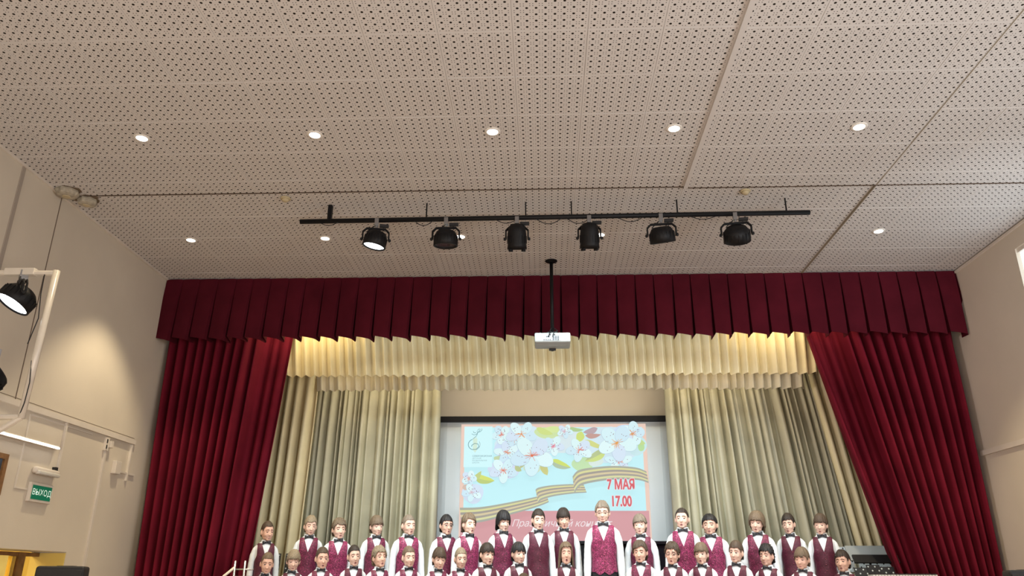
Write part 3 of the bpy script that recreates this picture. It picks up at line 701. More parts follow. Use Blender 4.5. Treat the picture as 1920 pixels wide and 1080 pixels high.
def vest_mesh(m):
    b = MB(); zT, zB, zV, zA = 1.188, .775, 1.045, .985
    zs = list(np.linspace(zT, 1.13, 8)) + list(np.linspace(1.115, zA, 8)) + list(np.linspace(.96, zB, 9))
    def av(z, back=False):
        if back: x = .050 * max(0, (z - 1.172) / .016)
        else: x = .056 * max(0, (z - zV) / (zT - zV)) ** .9
        w_ = tprof(z)[0] + .014; return math.asin(min(.98, (x / w_) ** (1 / .88)))
    def aa(z):
        if z <= zA: return PI / 2
        w_ = tprof(z)[0] + .014; x = .106 + (w_ - .106) * (1 - smooth(zA - .002, 1.07, z)) ** 1.2
        return math.asin(min(1, (min(x, w_) / w_) ** (1 / .88))) if x < w_ else PI / 2
    nc = 12
    for s in (-1, 1):
        for back in (0, 1):
            P = []
            for z in zs:
                a0, a1 = av(z, back), aa(z); row = []
                for i in range(nc + 1):
                    a = a0 + (a1 - a0) * i / nc; a_ = s * (PI - a if back else a)
                    off = .013 + .0015 * math.sin(z * 60 + a * 5)
                    p = list(tpt(a_, z, off))
                    if z == zs[-1] and not back: p[2] -= .030 * max(0, 1 - abs(abs(p[0]) - .045) / .045)
                    row.append(tuple(p))
                P.append(row)
            b.grid(P)
    return b.mesh('vest', m, True)
VM = [vest_mesh(q) for q in VEST]
def shirt_mesh():
    b = MB(); rs = np.random.default_rng(4)
    zs = np.linspace(.76, 1.205, 24); b.grid([[tpt(2 * PI * j / 32, z, .006) for j in range(32)] for z in zs], True)
    R_ = [.044, .052, .050, .046, .048, .046, .034]
    for s in (-1, 1):
        path = [(.092, .012, 1.142), (.116, .013, 1.112), (.140, .014, 1.05), (.150, .012, .965), (.156, .008, .88), (.161, -.010, .79), (.164, -.028, .718)]
        rad = [.034, .042, .041, .039, .038, .037, .031]
        pts, rd = [], []
        for i in range(len(path) - 1):
            for k in range(5):
                t = k / 5; pts.append([path[i][c] + (path[i + 1][c] - path[i][c]) * t for c in range(3)]); rd.append(rad[i] + (rad[i + 1] - rad[i]) * t + .0007 * math.sin(len(rd) * 2.3 + s))
        pts.append(path[-1]); rd.append(.030)
        b.tube([(s * x, y, z) for x, y, z in pts], rd, 14)
        b.tube([(s * .1642, -.029, .722), (s * .1645, -.034, .690)], [.0305, .0305], 14)
        b.ell((s * .106, .012, 1.124), (.041, .042, .036), 14, 9)
    return b.mesh('shirt', m_shirt, True)
SH = shirt_mesh()
def collar_mesh():
    b = MB(); n = 24; P = []
    a0 = .22
    prof = [(0, 1.196), (.004, 1.222), (.009, 1.226), (.013, 1.215), (.017, 1.192)]
    for j in range(n + 1):
        a = a0 + (2 * PI - 2 * a0) * j / n; fr_ = max(0, math.cos(a)) ** 3
        P.append([((.046 + o) * math.sin(a), .010 - (.046 + o + .004 * fr_) * math.cos(a), z - (.020 * fr_ if k == 4 else (.008 * fr_ if k > 0 else .01 * fr_))) for k, (o, z) in enumerate(prof)])
    b.grid(P)
    return b.mesh('collar', m_shirt, True)
COL = collar_mesh()
def bow_mesh():
    b = MB()
    for s in (-1, 1):
        P = []
        for i in range(6):
            t = i / 5; x = s * (.004 + .044 * t); h = .007 + .0155 * t ** 1.1 - (.003 if i == 5 else 0); d = .004 + .006 * math.sin(PI * t)
            P.append([(x, -d, h * .9), (x, -d * 1.25, h * .25), (x, -d * 1.25, -h * .25), (x, -d, -h * .9), (x, d * .3, -h), (x, d * .3, h)])
        b.grid(P, True); b.f.append(tuple(len(b.v) - 6 + i for i in range(6))); b.m.append(0)
    b.box(-.009, .009, -.012, .003, -.009, .009, bev=.003)
    return b.mesh('bow_tie', m_bow, False)
BOW = bow_mesh()
BTN = MB().lathe([(.0, .003), (.005, .0025), (.006, 0)], 10, Matrix.Rotation(PI / 2, 4, 'X')).mesh('button', m_btn, True)
def trousers_mesh():
    b = MB()
    b.grid([[tpt(2 * PI * j / 28, z, .007) for j in range(28)] for z in np.linspace(.66, .86, 8)], True); b.ell((0, 0, .665), (.116, .090, .05), 20, 9)
    for s in (-1, 1):
        b.tube([(s * .058, 0, .72), (s * .064, -.002, .62), (s * .070, 0, .45), (s * .072, .006, .25), (s * .072, .008, .035)], [.070, .074, .064, .058, .056], 18)
    return b.mesh('trousers', m_trs, True)
TR = trousers_mesh()
def shoe_mesh(s):
    b = MB(); P = []
    for i in range(9):
        t = i / 8; y = .05 - .19 * t; w_ = .036 + .010 * math.sin(PI * min(1, t * 1.15)) - (.020 if i == 8 else 0) - (.010 if i == 0 else 0); h = .066 - .030 * smooth(.3, .8, t) - (.01 if i == 8 else 0)
        P.append([(s * .074 + w_ * math.cos(a) , y, max(0, h * math.sin(a) if a < PI else 0)) for a in [PI * k / 8 for k in range(9)]])
    b.grid(P); n = 9; b.f += [tuple(range(9)), tuple(72 + k for k in range(9))[::-1]]; b.m += [0, 0]
    b.f.append(tuple([i * 9 for i in range(9)] + [i * 9 + 8 for i in range(8, -1, -1)])); b.m.append(0)
    return b.mesh('shoe', m_shoe, True)
SHOE = {s: shoe_mesh(s) for s in (-1, 1)}
def glasses_mesh():
    b = MB()
    for s in (-1, 1):
        b.tube([(s * .030 + .0185 * math.cos(a), -.084 + .004 * abs(math.cos(a)), 1.336 + .0135 * math.sin(a)) for a in np.linspace(0, 2 * PI, 19)], .0017, 5, False)
        b.tube([(s * .0485, -.080, 1.340), (s * .068, -.055, 1.341), (s * .076, .005, 1.342)], .0017, 5)
    b.tube([(-.0115, -.085, 1.338), (0, -.089, 1.341), (.0115, -.085, 1.338)], .0017, 5); return b.mesh('glasses', m_glass, True)
GL = glasses_mesh()

def boy(x, y, ztop, zfloor, face, pitch, style, hc, mouth=.5, eyes='down', glasses=0, wd=1.0, vest=0, skin=0, label='', seed=0, flip=1, tone=None, bt=0, grp=None):
    H = ztop - zfloor; s = H / 1.437
    hs = min(1.10, max(.90, (1.0 / s) ** .75))
    body_yaw = math.radians(face * .62); hy = math.radians(face * .38)
    root = thing('person', label, 'person', (x, y, zfloor), body_yaw)
    wd *= .94
    root.scale = (s * wd, s * (.5 + .5 * wd), s)
    rs = np.random.default_rng(seed * 7 + 1)
    HM = headmat(hy, math.radians(pitch), math.radians(rs.uniform(-3, 3)), hs)
    link('body', body_mesh(HM, mouth, .10 if wd > 1.08 else rs.uniform(-.02, .03), SK[skin]), root)
    def hd(name, me, loc=(0, 0, 0), M=None):
        o = link(name, me, root); o.matrix_local = HM @ Matrix.Translation(loc) @ (M or Matrix.Identity(4)); return o
    hd('hair', hair_mesh(style, HC[hc], seed, flip))
    for e in (-1, 1):
        hd('eye', EYES[(skin, eyes)], (e * .029, -.0630, 1.337), Matrix.Scale(1.12, 4))
        hd('eyebrow', BROW['dark' if hc == 'black' else ('brown' if hc == 'fair' else ('fair' if hc == 'blond' else hc))][e], (0, -.0765, 1.356))
    hd('mouth', MOUTHS[mouth], (0, -.0795, 1.271 - .004 * mouth))
    if glasses: hd('glasses', GL)
    link('shirt', SH, root); link('collar', COL, root)
    b = link('bow_tie', BOW, root, (0, -.052, 1.193)); b.rotation_euler = (math.radians(-14), math.radians(rs.uniform(-7, 7) + bt), 0); b.scale = (1.08, 1.1, 1.08)
    v = link('vest', VM[vest], root)
    for k in range(5):
        z = 1.03 - .055 * k; p = tpt(.04, z, .0145); link('button', BTN, v, p)
    link('trousers', TR, root)
    for e in (-1, 1): link('shoe', SHOE[e], root)
    return root
ZB, ZM, ZF = .88, .66, .50
# x, crown z, facing (deg, + = towards picture right), pitch down, style, hair, mouth, eyes, glasses, width, vest, skin, dy, label
BACK = [
 (-3.10, 2.325, 42, 2, 'crop', 'brown', 0, 'down', 0, .92, 1, 1, 0, 'short-haired boy at the far left end of the back row, dark vest, smiling sideways'),
 (-2.62, 2.395, 26, 4, 'short', 'blond', 0, 'down', 0, .95, 0, 0, 0, 'fair-haired back-row boy, second from the left end, full vest showing'),
 (-2.29, 2.355, 30, 0, 'curly', 'fair', .5, 'down', 0, 1.0, 2, 0, .0, 'wavy-haired back-row boy, third from the left, singing with bright brocade vest'),
 (-1.87, 2.395, 34, 4, 'fringe', 'fair', 0, 'down', 0, .95, 0, 0, 0, 'back-row boy with straight light-brown fringe, fourth from the left'),
 (-1.51, 2.405, 34, 0, 'crop', 'ash', .5, 'down', 0, 1.02, 2, 0, 0, 'crop-haired tall back-row boy with raised chin, fifth from the left'),
 (-1.09, 2.405, 28, 0, 'short', 'black', .5, 'open', 1, .98, 0, 1, .06, 'dark-haired boy with thin glasses in the back row, left of the screen'),
 (-.84, 2.42, 36, 0, 'sweep', 'fair', .5, 'down', 0, .96, 2, 0, -.06, 'back-row boy with swept light-brown hair beside the boy in glasses'),
 (-.46, 2.455, 26, 6, 'bowl', 'black', .5, 'down', 0, .95, 0, 0, 0, 'back-row boy with thick black bowl haircut before the left of the screen'),
 (-.07, 2.475, 14, 3, 'short', 'dark', .5, 'down', 0, .96, 1, 0, .07, 'dark-haired boy in the back row left of the one with a ragged brown fringe'),
 (.215, 2.49, 6, 8, 'fringe', 'dark', .5, 'down', 0, .95, 1, 1, -.07, 'back-row boy with ragged dark-brown fringe looking down, left of the tallest boy'),
 (.65, 2.565, -6, 2, 'spiky', 'ash', 0, 'down', 1, 1.03, 2, 0, -.05, 'tallest boy, in glasses, with whole vest and black trousers visible'),
 (1.06, 2.415, -14, 0, 'fringe', 'ash', .5, 'down', 0, 1.0, 0, 0, 0, 'back-row boy with ash-blond fringe just right of the tallest boy'),
 (1.52, 2.49, -16, -4, 'crop', 'dark', .5, 'down', 0, 1.02, 2, 0, .05, 'tall short-haired back-row boy with chin up, before the right edge of the screen'),
 (1.82, 2.415, -20, 0, 'short', 'black', .5, 'down', 0, 1.13, 2, 1, -.05, 'stocky black-haired back-row boy with round cheeks'),
 (2.33, 2.445, -26, 3, 'bowl', 'fair', .5, 'down', 0, 1.02, 0, 0, 0, 'back-row boy with long light-brown moptop, third from the right end'),
 (2.68, 2.425, -28, 3, 'short', 'dark', .5, 'down', 0, .93, 1, 0, 0, 'slim dark-haired back-row boy, second from the right end'),
 (3.02, 2.42, -30, 2, 'fringe', 'brown', .5, 'down', 0, .93, 1, 0, 0, 'brown-haired boy closing the back row at the right end')]
MID = [
 (-2.90, 1.96, 24, 6, 'crop', 'fair', 0, 'open', 0, .92, 1, 1, 0, 'fair crop-haired small boy at the left end of the middle row'),
 (-2.62, 1.99, 20, 6, 'fringe', 'blond', 0, 'down', 0, .94, 1, 0, 0, 'blond-fringed boy in the middle row, second from the left end'),
 (-2.32, 2.02, 28, 2, 'crop', 'brown', .5, 'open', 0, .95, 0, 1, 0, 'brown crop-haired middle-row boy, third from the left, profile to the right'),
 (-1.98, 2.045, 26, 0, 'crop', 'dark', .5, 'down', 0, .94, 1, 0, 0, 'dark crop-haired middle-row boy, fourth from the left'),
 (-1.71, 2.03, 36, -8, 'curly', 'blond', .5, 'down', 0, .93, 0, 1, .04, 'curly fair-haired middle-row boy with face raised'),
 (-1.41, 2.035, 30, 2, 'crop', 'fair', 0, 'down', 0, .95, 0, 0, -.04, 'light crop-haired middle-row boy with no tie showing, sixth from the left'),
 (-1.10, 2.02, 22, 8, 'fringe', 'brown', 0, 'down', 0, .92, 0, 0, .04, 'brown-fringed middle-row boy below the back-row boy with black hair and glasses'),
 (-.87, 2.02, 20, 3, 'crop', 'blond', 0, 'open', 0, .92, 0, 0, -.04, 'very short blond-haired middle-row boy, below the swept-haired one'),
 (-.60, 2.07, 30, 1, 'fringe', 'dark', .5, 'open', 0, .97, 1, 0, 0, 'dark-fringed middle-row boy in three-quarter view left of the black-haired one'),
 (-.27, 2.08, 26, 2, 'fringe', 'black', 0, 'open', 0, .97, 1, 0, 0, 'black-haired middle-row boy above the front-row crown of hair'),
 (.22, 2.08, 4, -6, 'long', 'fair', 1.0, 'shut', 0, .92, 1, 1, 0, 'shoulder-length-haired child singing with mouth wide open in the middle row'),
 (.99, 2.10, -18, 2, 'sweep', 'brown', .5, 'down', 0, 1.0, 0, 1, 0, 'brown side-swept-haired middle-row boy right of the gap under the tallest boy'),
 (1.31, 2.08, -20, 0, 'curly', 'brown', .5, 'down', 1, .96, 1, 1, 0, 'curly-haired middle-row boy wearing thin glasses'),
 (1.61, 2.08, -22, 0, 'fringe', 'fair', .5, 'open', 0, .97, 1, 0, 0, 'light-brown fringed middle-row boy right of the curly boy in glasses'),
 (1.96, 2.10, -34, 0, 'short', 'brown', 0, 'open', 0, .94, 1, 0, 0, 'brown-haired middle-row boy with long neck, fourth from the right end'),
 (2.27, 2.06, -40, -2, 'curly', 'black', 0, 'down', 0, .94, 1, 1, 0, 'tousled black-haired middle-row boy, third from the right end'),
 (2.62, 2.03, -36, 4, 'fringe', 'fair', 0, 'down', 0, .96, 1, 1, 0, 'long-fringed light-brown boy in the middle row, second from the right end'),
 (3.03, 2.0, -38, -2, 'short', 'dark', .5, 'down', 0, 1.0, 1, 1, 0, 'dark-haired boy at the right end of the middle row by the keyboard')]
for i, q in enumerate(BACK):
    dy = (.085 if i % 2 else -.085); k = (9.0 + dy) / 9.0
    boy(q[0] * k, 9.0 + dy, 1.7 + (q[1] - 1.7) * k, ZB, *q[2:12], label=q[13], seed=i + 1, flip=1 if i % 2 else -1)
for i, q in enumerate(MID):
    dy = (.085 if i % 2 else -.085); k = (8.5 + dy) / 8.5
    boy(q[0] * k, 8.5 + dy, 1.7 + (q[1] - 1.7) * k, ZM, *q[2:12], label=q[13], seed=i + 31, flip=1 if i % 3 else -1)
boy(-.197, 8.0, 1.752, ZF, 0, 6, 'short', 'brown', 0, 'down', 0, .95, 0, 0, label='front-row boy of whom only the brown crown of hair shows at the bottom edge', seed=60)

# ------------------------------------------------------------------ projection screen with the projected poster
YS = 11.0
scr = thing('projection_screen', 'wide projection screen with black top bar showing a spring blossom concert poster', 'screen', (.14, YS, 0))
MB().box(-1.60, 1.60, 0, .012, 1.2, 3.80).build('screen_cloth', mat('screen_grey_white', (.52, .54, .54), .8), scr)
MB().box(-1.62, 1.62, -.06, .06, 3.795, 3.875, bev=.01).build('top_bar', m_black, scr)
MB().box(-1.60, -1.50, -.004, 0, 1.2, 3.80).box(1.50, 1.60, -.004, 0, 1.2, 3.80).build('side_margin', mat('screen_grey', (.42, .44, .44), .8), scr)['kind'] = 'stuff'
MB().box(-1.62, 1.62, -.03, .03, 1.16, 1.20).build('bottom_bar', m_black, scr)
def glow(name, col, s=.93):
    return mat(name, tuple(c * .08 for c in col), .9, emit=col, es=s, spec=0)
def lin_(c): return tuple((q / 255) ** 2.2 for q in c)
img = MB()
def quad(o, x0, x1, z0, z1, y):
    o.add([(x0, y, z0), (x1, y, z0), (x1, y, z1), (x0, y, z1)], [(0, 1, 2, 3)]); return o
X0, X1, ZT = -1.139 - .14, 1.421 - .14, 3.757        # poster frame, local to the screen
def L(px, py, y=-.004):   # poster layout units (344 wide, 158 to the pink band) -> metres on the cloth
    return (X0 + (px - 868) * 2.56 / 344, y, ZT - (py - 797) * 1.165 / 158)
g_frame = glow('light_peach', lin_((236, 205, 190))); g_sky = glow('light_cyan', lin_((196, 240, 246))); g_pink = glow('light_rose', lin_((214, 160, 164)))
ly = [0]
def nxt(): ly[0] -= .0006; return -.005 + ly[0]
y = nxt(); quad(MB(), X0 - .02, X1 + .02, 1.86, ZT + .012, y).build('projected_picture', g_frame, scr)
pic = scr.children[-1]
y = nxt(); a = L(870, 799, y); b_ = L(1210, 956, y)
quad(MB(), a[0] + .02, b_[0] - .02, b_[2], a[2] - .02, y).build('pale_sky_field', g_sky, pic)
y = nxt(); quad(MB(), X0, X1, 1.88, L(0, 956)[2], y).build('rose_band', g_pink, pic)
def blob(cx, cy, rx, ry, y, rot=0, n=20, wob=0, sd=0):
    vs = []
    for k in range(n):
        t = 2 * PI * k / n; q = 1 + wob * math.sin(3 * t + sd); x_, y_ = rx * q * math.cos(t), ry * q * math.sin(t)
        vs.append(L(cx + x_ * math.cos(rot) - y_ * math.sin(rot), cy + x_ * math.sin(rot) + y_ * math.cos(rot), y))
    return vs
def put(o, vs): o.add(vs, [tuple(range(len(vs)))[::-1]])
def col(c): return glow('light_%02x%02x%02x' % c, lin_(c))
# soft green and lilac washes
for k, (cx, cy, rx, ry, c) in enumerate(((985, 832, 56, 33, (212, 232, 242)), (1150, 836, 52, 34, (210, 232, 242)), (1060, 826, 40, 24, (216, 232, 236)), (1030, 812, 26, 11, (206, 226, 170)), (1094, 872, 20, 14, (196, 226, 178)), (1000, 878, 16, 10, (214, 230, 196)), (1040, 806, 18, 6, (214, 232, 160)),
        (1178, 812, 26, 14, (206, 226, 250)), (1196, 836, 18, 20, (202, 232, 236)), (1060, 812, 10, 8, (216, 214, 218)), (890, 925, 20, 18, (212, 226, 244)), (948, 880, 30, 18, (214, 224, 244)), (955, 842, 26, 20, (206, 222, 244)), (1204, 838, 6, 10, (186, 222, 160)), (1118, 866, 14, 10, (216, 232, 226)))):
    o = MB(); put(o, blob(cx, cy, rx, ry, nxt(), wob=.06, sd=k)); o.build('colour_wash', col(c), pic)
# leaves
def leaf(x0, y0, x1, y1, w_, c, c2=None):
    yy = nxt(); dx, dy = x1 - x0, y1 - y0; Ln = math.hypot(dx, dy); nx, ny = -dy / Ln, dx / Ln; up, dn, mid = [], [], []
    for k in range(13):
        t = k / 12; q = w_ * math.sin(PI * t ** .8) * (1 + .08 * math.sin(9 * t)); bx, by = x0 + dx * t, y0 + dy * t + 2 * math.sin(PI * t)
        up.append(L(bx + nx * q, by + ny * q, yy)); dn.append(L(bx - nx * q, by - ny * q, yy)); mid.append(L(bx, by, yy - .0003))
    for rows_, cc in (([up, mid], c), ([mid, dn], c2 or c)):
        o = MB(); o.grid(rows_); o.build('leaf_half', col(cc), pic)
leaf(1034, 864, 1072, 878, 8, (178, 196, 168), (206, 222, 120)); leaf(1138, 846, 1098, 866, 9, (186, 200, 150), (206, 222, 140)); leaf(1094, 810, 1086, 830, 8, (206, 222, 130))
leaf(1100, 826, 1136, 842, 5, (210, 216, 140)); leaf(1068, 803, 1098, 807, 4, (178, 206, 150)); leaf(1124, 804, 1096, 812, 6, (186, 166, 172)); leaf(1100, 818, 1130, 816, 5, (196, 158, 150))
leaf(1018, 868, 1028, 892, 7, (206, 206, 140)); leaf(968, 874, 980, 884, 5, (190, 202, 150)); leaf(892, 895, 930, 902, 8, (190, 206, 130), (212, 224, 120)); leaf(893, 898, 905, 884, 5, (196, 208, 140))
leaf(870, 915, 890, 908, 6, (214, 190, 176)); leaf(928, 862, 940, 856, 5, (196, 212, 170)); leaf(1198, 826, 1212, 834, 5, (196, 220, 150)); leaf(1008, 803, 1040, 815, 6, (206, 222, 140))
leaf(990, 858, 976, 880, 4, (196, 200, 150)); leaf(1180, 808, 1192, 822, 3, (176, 196, 120))
# apple blossoms: five round petals, stamens, dots
def blossom(cx, cy, R_, rot, cc, sd, squash=1.0, full=5):
    rs = np.random.default_rng(sd); cl = [(212, 240, 246), (206, 232, 244), (218, 244, 246), (212, 228, 244), (222, 246, 248)]
    yy = nxt(); bs = MB(); base = None
    for k in range(full):
        t = rot + 2 * PI * k / 5; o = MB(); px, py = cx + R_ * .62 * math.cos(t), cy + R_ * .62 * math.sin(t) * squash; y2 = nxt()
        put(o, blob(px, py, R_ * .50, R_ * .44 * squash, y2, t, wob=.03, sd=k)); o.build('petal_shade', col((172, 196, 214)), pic)
        o = MB(); put(o, blob(px + .2, py - .3, R_ * .49, R_ * .43 * squash, nxt(), t, wob=.03, sd=k)); o.build('petal', col(cl[(k + sd) % 5]), pic)
    y2 = nxt(); o = MB()
    for k in range(16):
        t = rs.uniform(0, 6.28); r0 = R_ * .42 * rs.uniform(.5, 1.0); w_ = .35
        p = [(cx, cy), (cx + r0 * math.cos(t), cy + r0 * math.sin(t) * squash)]
        nx, ny = -math.sin(t) * w_, math.cos(t) * w_
        put(o, [L(p[0][0] + nx, p[0][1] + ny, y2), L(p[1][0] + nx, p[1][1] + ny, y2), L(p[1][0] - nx, p[1][1] - ny, y2), L(p[0][0] - nx, p[0][1] - ny, y2)])
    put(o, blob(cx, cy, R_ * .07, R_ * .07 * squash, y2 - .0002, n=8)); o.build('stamens', col(cc), pic)['kind'] = 'stuff'
    y2 = nxt(); o = MB()
    for k in range(15):
        t = rs.uniform(0, 6.28); r0 = R_ * rs.uniform(.45, .75); put(o, blob(cx + r0 * math.cos(t), cy + r0 * math.sin(t) * squash, .75, .75, y2, n=6))
    o.build('pollen_dots', col((150, 120, 130)), pic)['kind'] = 'stuff'
blossom(942, 816, 17, .4, (226, 130, 110), 3); blossom(966, 826, 20, 1.0, (224, 150, 130), 5, .8); blossom(952, 850, 22, 2.0, (220, 150, 120), 6, .7)
blossom(1040, 838, 19, .2, (226, 130, 150), 8, .85); blossom(1088, 846, 23, .5, (226, 140, 130), 9, .8); blossom(883, 898, 13, .1, (230, 170, 160), 10); blossom(946, 884, 24, .3, (226, 130, 110), 11, .8)
blossom(1188, 816, 21, 1.1, (226, 150, 100), 12); blossom(1160, 868, 24, .9, (226, 150, 140), 13, .6); blossom(889, 925, 17, .5, (214, 190, 200), 14, .8); blossom(1062, 812, 14, .2, (216, 180, 190), 15, .8)
blossom(980, 817, 27, .3, (228, 150, 100), 1, .75); blossom(1158, 834, 33, .2, (226, 160, 90), 2, .9); blossom(1000, 858, 37, .35, (222, 120, 90), 4, .85)
# striped ribbon in three waves
def ribbon(pts, w0, w1, sh=0):
    n = 40; tot = len(pts) - 1; P = []
    for k in range(n + 1):
        t = k / n * tot; i = min(int(t), tot - 1); q = t - i
        p = [pts[max(i - 1, 0)], pts[i], pts[i + 1], pts[min(i + 2, tot)]]
        P.append(tuple(.5 * ((2 * p[1][c]) + (-p[0][c] + p[2][c]) * q + (2 * p[0][c] - 5 * p[1][c] + 4 * p[2][c] - p[3][c]) * q * q + (-p[0][c] + 3 * p[1][c] - 3 * p[2][c] + p[3][c]) * q ** 3) for c in (0, 1)))
    yy = nxt()
    for s in range(7):
        cc = ((172, 174, 160), (216, 214, 158), (164, 158, 150), (214, 200, 164), (168, 162, 152), (216, 216, 166), (170, 172, 162))[s]
        A, B_ = [], []
        for k, (x_, y_) in enumerate(P):
            w_ = w0 + (w1 - w0) * k / n; A.append(L(x_ + sh * s / 7, y_ + w_ * s / 7, yy)); B_.append(L(x_ + sh * (s + 1) / 7, y_ + w_ * (s + 1) / 7, yy))
        o = MB(); o.grid([A, B_]); o.build('ribbon_stripe', col(cc), pic)
ribbon([(868, 952), (905, 951), (950, 944), (1000, 934), (1026, 928)], 30, 14, 4)
ribbon([(1006, 920), (1012, 916), (1035, 912), (1070, 910), (1094, 911)], 25, 14, 5)
ribbon([(1006, 920), (1008, 926), (1013, 934), (1017, 938)], 8, 2, 4)
ribbon([(1074, 896), (1085, 885), (1110, 880), (1150, 877), (1190, 880), (1209, 887)], 30, 21, 3)
ribbon([(1074, 896), (1077, 905), (1082, 912), (1086, 915)], 8, 2, 4)
# logo card: stylised treble-clef bird over gold strings
y = nxt(); o = MB(); a = L(873, 803, y); b_ = L(926, 879, y); quad(o, a[0], b_[0], b_[2], a[2], y).build('logo_card', col((208, 246, 250)), pic)
def stroke(name, pts, w_, c):
    yy = nxt(); A, B_ = [], []
    for k, p in enumerate(pts):
        q = pts[min(k + 1, len(pts) - 1)]; p0 = pts[max(k - 1, 0)]; dx, dy = q[0] - p0[0], q[1] - p0[1]; Ln = math.hypot(dx, dy) or 1
        A.append(L(p[0] - dy / Ln * w_, p[1] + dx / Ln * w_, yy)); B_.append(L(p[0] + dy / Ln * w_, p[1] - dx / Ln * w_, yy))
    o = MB(); o.grid([A, B_]); o.build(name, col(c), pic)
gd, tl = (214, 216, 160), (110, 150, 156)
for k in range(5): stroke('gold_string', [(890.5 + k * 1.6, 826 - (k % 2) * 3), (890.5 + k * 1.6, 848 + (2 - abs(k - 2)) * 2)], .35, gd)
stroke('clef_curve', [(892 + 11 * math.cos(t) , 837 + 10 * math.sin(t)) for t in np.linspace(-1.9, -4.4, 16)] + [(896, 846), (901, 841), (899, 836), (893, 835), (888, 838), (887, 841)], .55, tl)
stroke('clef_curve', [(893 + 10 * math.cos(t), 837 + 10 * math.sin(t)) for t in np.linspace(-.6, 1.2, 12)], .4, (150, 176, 180))
stroke('bird_curve', [(889, 827), (894, 823), (897, 819), (898, 815), (897, 812)], .4, tl)
stroke('bird_curve', [(887, 817), (891, 819), (896, 818), (898, 815), (902, 811), (903, 808), (900, 808), (898, 811)], .4, tl)
stroke('bird_curve', [(899, 814), (903, 813), (906, 810), (906, 807)], .4, tl); stroke('bird_curve', [(890, 812), (891, 815), (895, 815)], .4, tl)
def text(name, body, px, py, size, c, shear=0, parent=None, align='LEFT', bold=0, sp=1):
    cu = bpy.data.curves.new(name, 'FONT'); cu.body = body; cu.size = 1.0; cu.shear = shear; cu.align_x = align; cu.offset = 0; cu.space_character = sp
    t = bpy.data.objects.new(name, cu); C.objects.link(t); bpy.context.view_layer.update()
    me = bpy.data.meshes.new_from_object(t.evaluated_get(bpy.context.evaluated_depsgraph_get())); bpy.data.objects.remove(t)
    me.transform(Matrix.Scale(size, 4)); me.materials.clear(); me.materials.append(c)
    o = bpy.data.objects.new(name, me); C.objects.link(o); o.parent = parent
    o.rotation_euler = (PI / 2, 0, 0); o.location = L(px, py, nxt()); return o
for k, (tx, sz) in enumerate((('СЕВЕРОМОРСКАЯ', .030), ('ДЕТСКАЯ', .026), ('МУЗЫКАЛЬНАЯ', .026), ('ШКОЛА', .026))):
    text('logo_lettering', tx, 889, 860 + k * 4, sz, col((110, 140, 150) if k == 0 else (150, 180, 186)), parent=pic, bold=.0008)
g_r = col((214, 110, 116)); g_w = col((236, 226, 230))
def bold(name, tx, px, py, s):
    for nm, m_, rad_, n_ in ((name + '_outline', g_w, .0125, 10), (name, g_r, .0055, 8)):
        o = text(nm, tx, px, py, s, m_, parent=pic); me = o.data; V = [v.co.copy() for v in me.vertices]; F = [tuple(p.vertices) for p in me.polygons]
        b = MB()
        for k in range(n_): b.add([(v.x + rad_ * math.cos(2 * PI * k / n_), v.y + rad_ * math.sin(2 * PI * k / n_), v.z + k * .00002) for v in V], F)
        o.data = b.mesh(nm, m_); o.scale = (.80, 1.16, 1)
bold('date_lettering', '7 МАЯ', 1136, 919, .158); bold('time_lettering', '17.00', 1141.5, 949, .160)
text('title_lettering', 'Праздничный концерт', 962, 985, .124, col((240, 226, 228)), .35, pic, bold=.0, sp=.98)

# ------------------------------------------------------------------ left bracket frame with two spotlights
fr = thing('wall_bracket_frame', 'cream tubular steel frame standing out from the left wall, carrying spotlights', 'bracket', (XL, 5.5, 2.8))
def sq(pts, w_=.022):
    b = MB(); b.tube(pts, w_, 8); return b
sq([(.0, 0, 1.145), (.90, 0, 1.13)]).build('top_bar', m_whitem, fr)
sq([(.885, 0, 1.15), (.865, 0, -.01)], .026).build('post', m_whitem, fr, True)
sq([(.0, 0, .01), (.87, 0, .0)]).build('lower_bar', m_whitem, fr)
sq([(.87, 0, .0), (.0, 0, -.58)]).build('diagonal_brace', m_whitem, fr)
MB().box(0, .012, -.06, .06, -.68, 1.25).build('wall_plate', m_whitem, fr)
MB().tube([(.80, -.01, 1.12), (.82, -.03, .95), (.845, -.03, .75), (.80, -.02, .55)], .004, 6).build('loose_cable', m_rubber, fr, True)
MB().tube([(.86, -.02, .42), (.89, -.03, .25), (.885, -.03, .1), (.86, -.02, -.0)], .004, 6).build('loose_cable', m_rubber, fr, True)
MB().box(.48, .72, -.028, .028, 1.112, 1.168, bev=.004).build('clamp_sleeve', m_whitem, fr)
par('side_spotlight', (-4.04, 5.5, 3.925), 2.35, 28, 'lit black spotlight hanging from the top bar of the cream frame on the left wall', True, 'spotlights on the left bracket', rad=.130)
par('side_spotlight', (-4.11, 5.5, 3.29), 2.2, 50, 'lower black spotlight cut off by the left edge of the picture', False, 'spotlights on the left bracket', rad=.115)
sq([(-4.11, 5.5, 3.305), (-4.66, 5.5, 3.305)]).build('spotlight_arm', m_whitem, None, label='short cream arm holding the lower left spotlight to the wall', category='bracket')

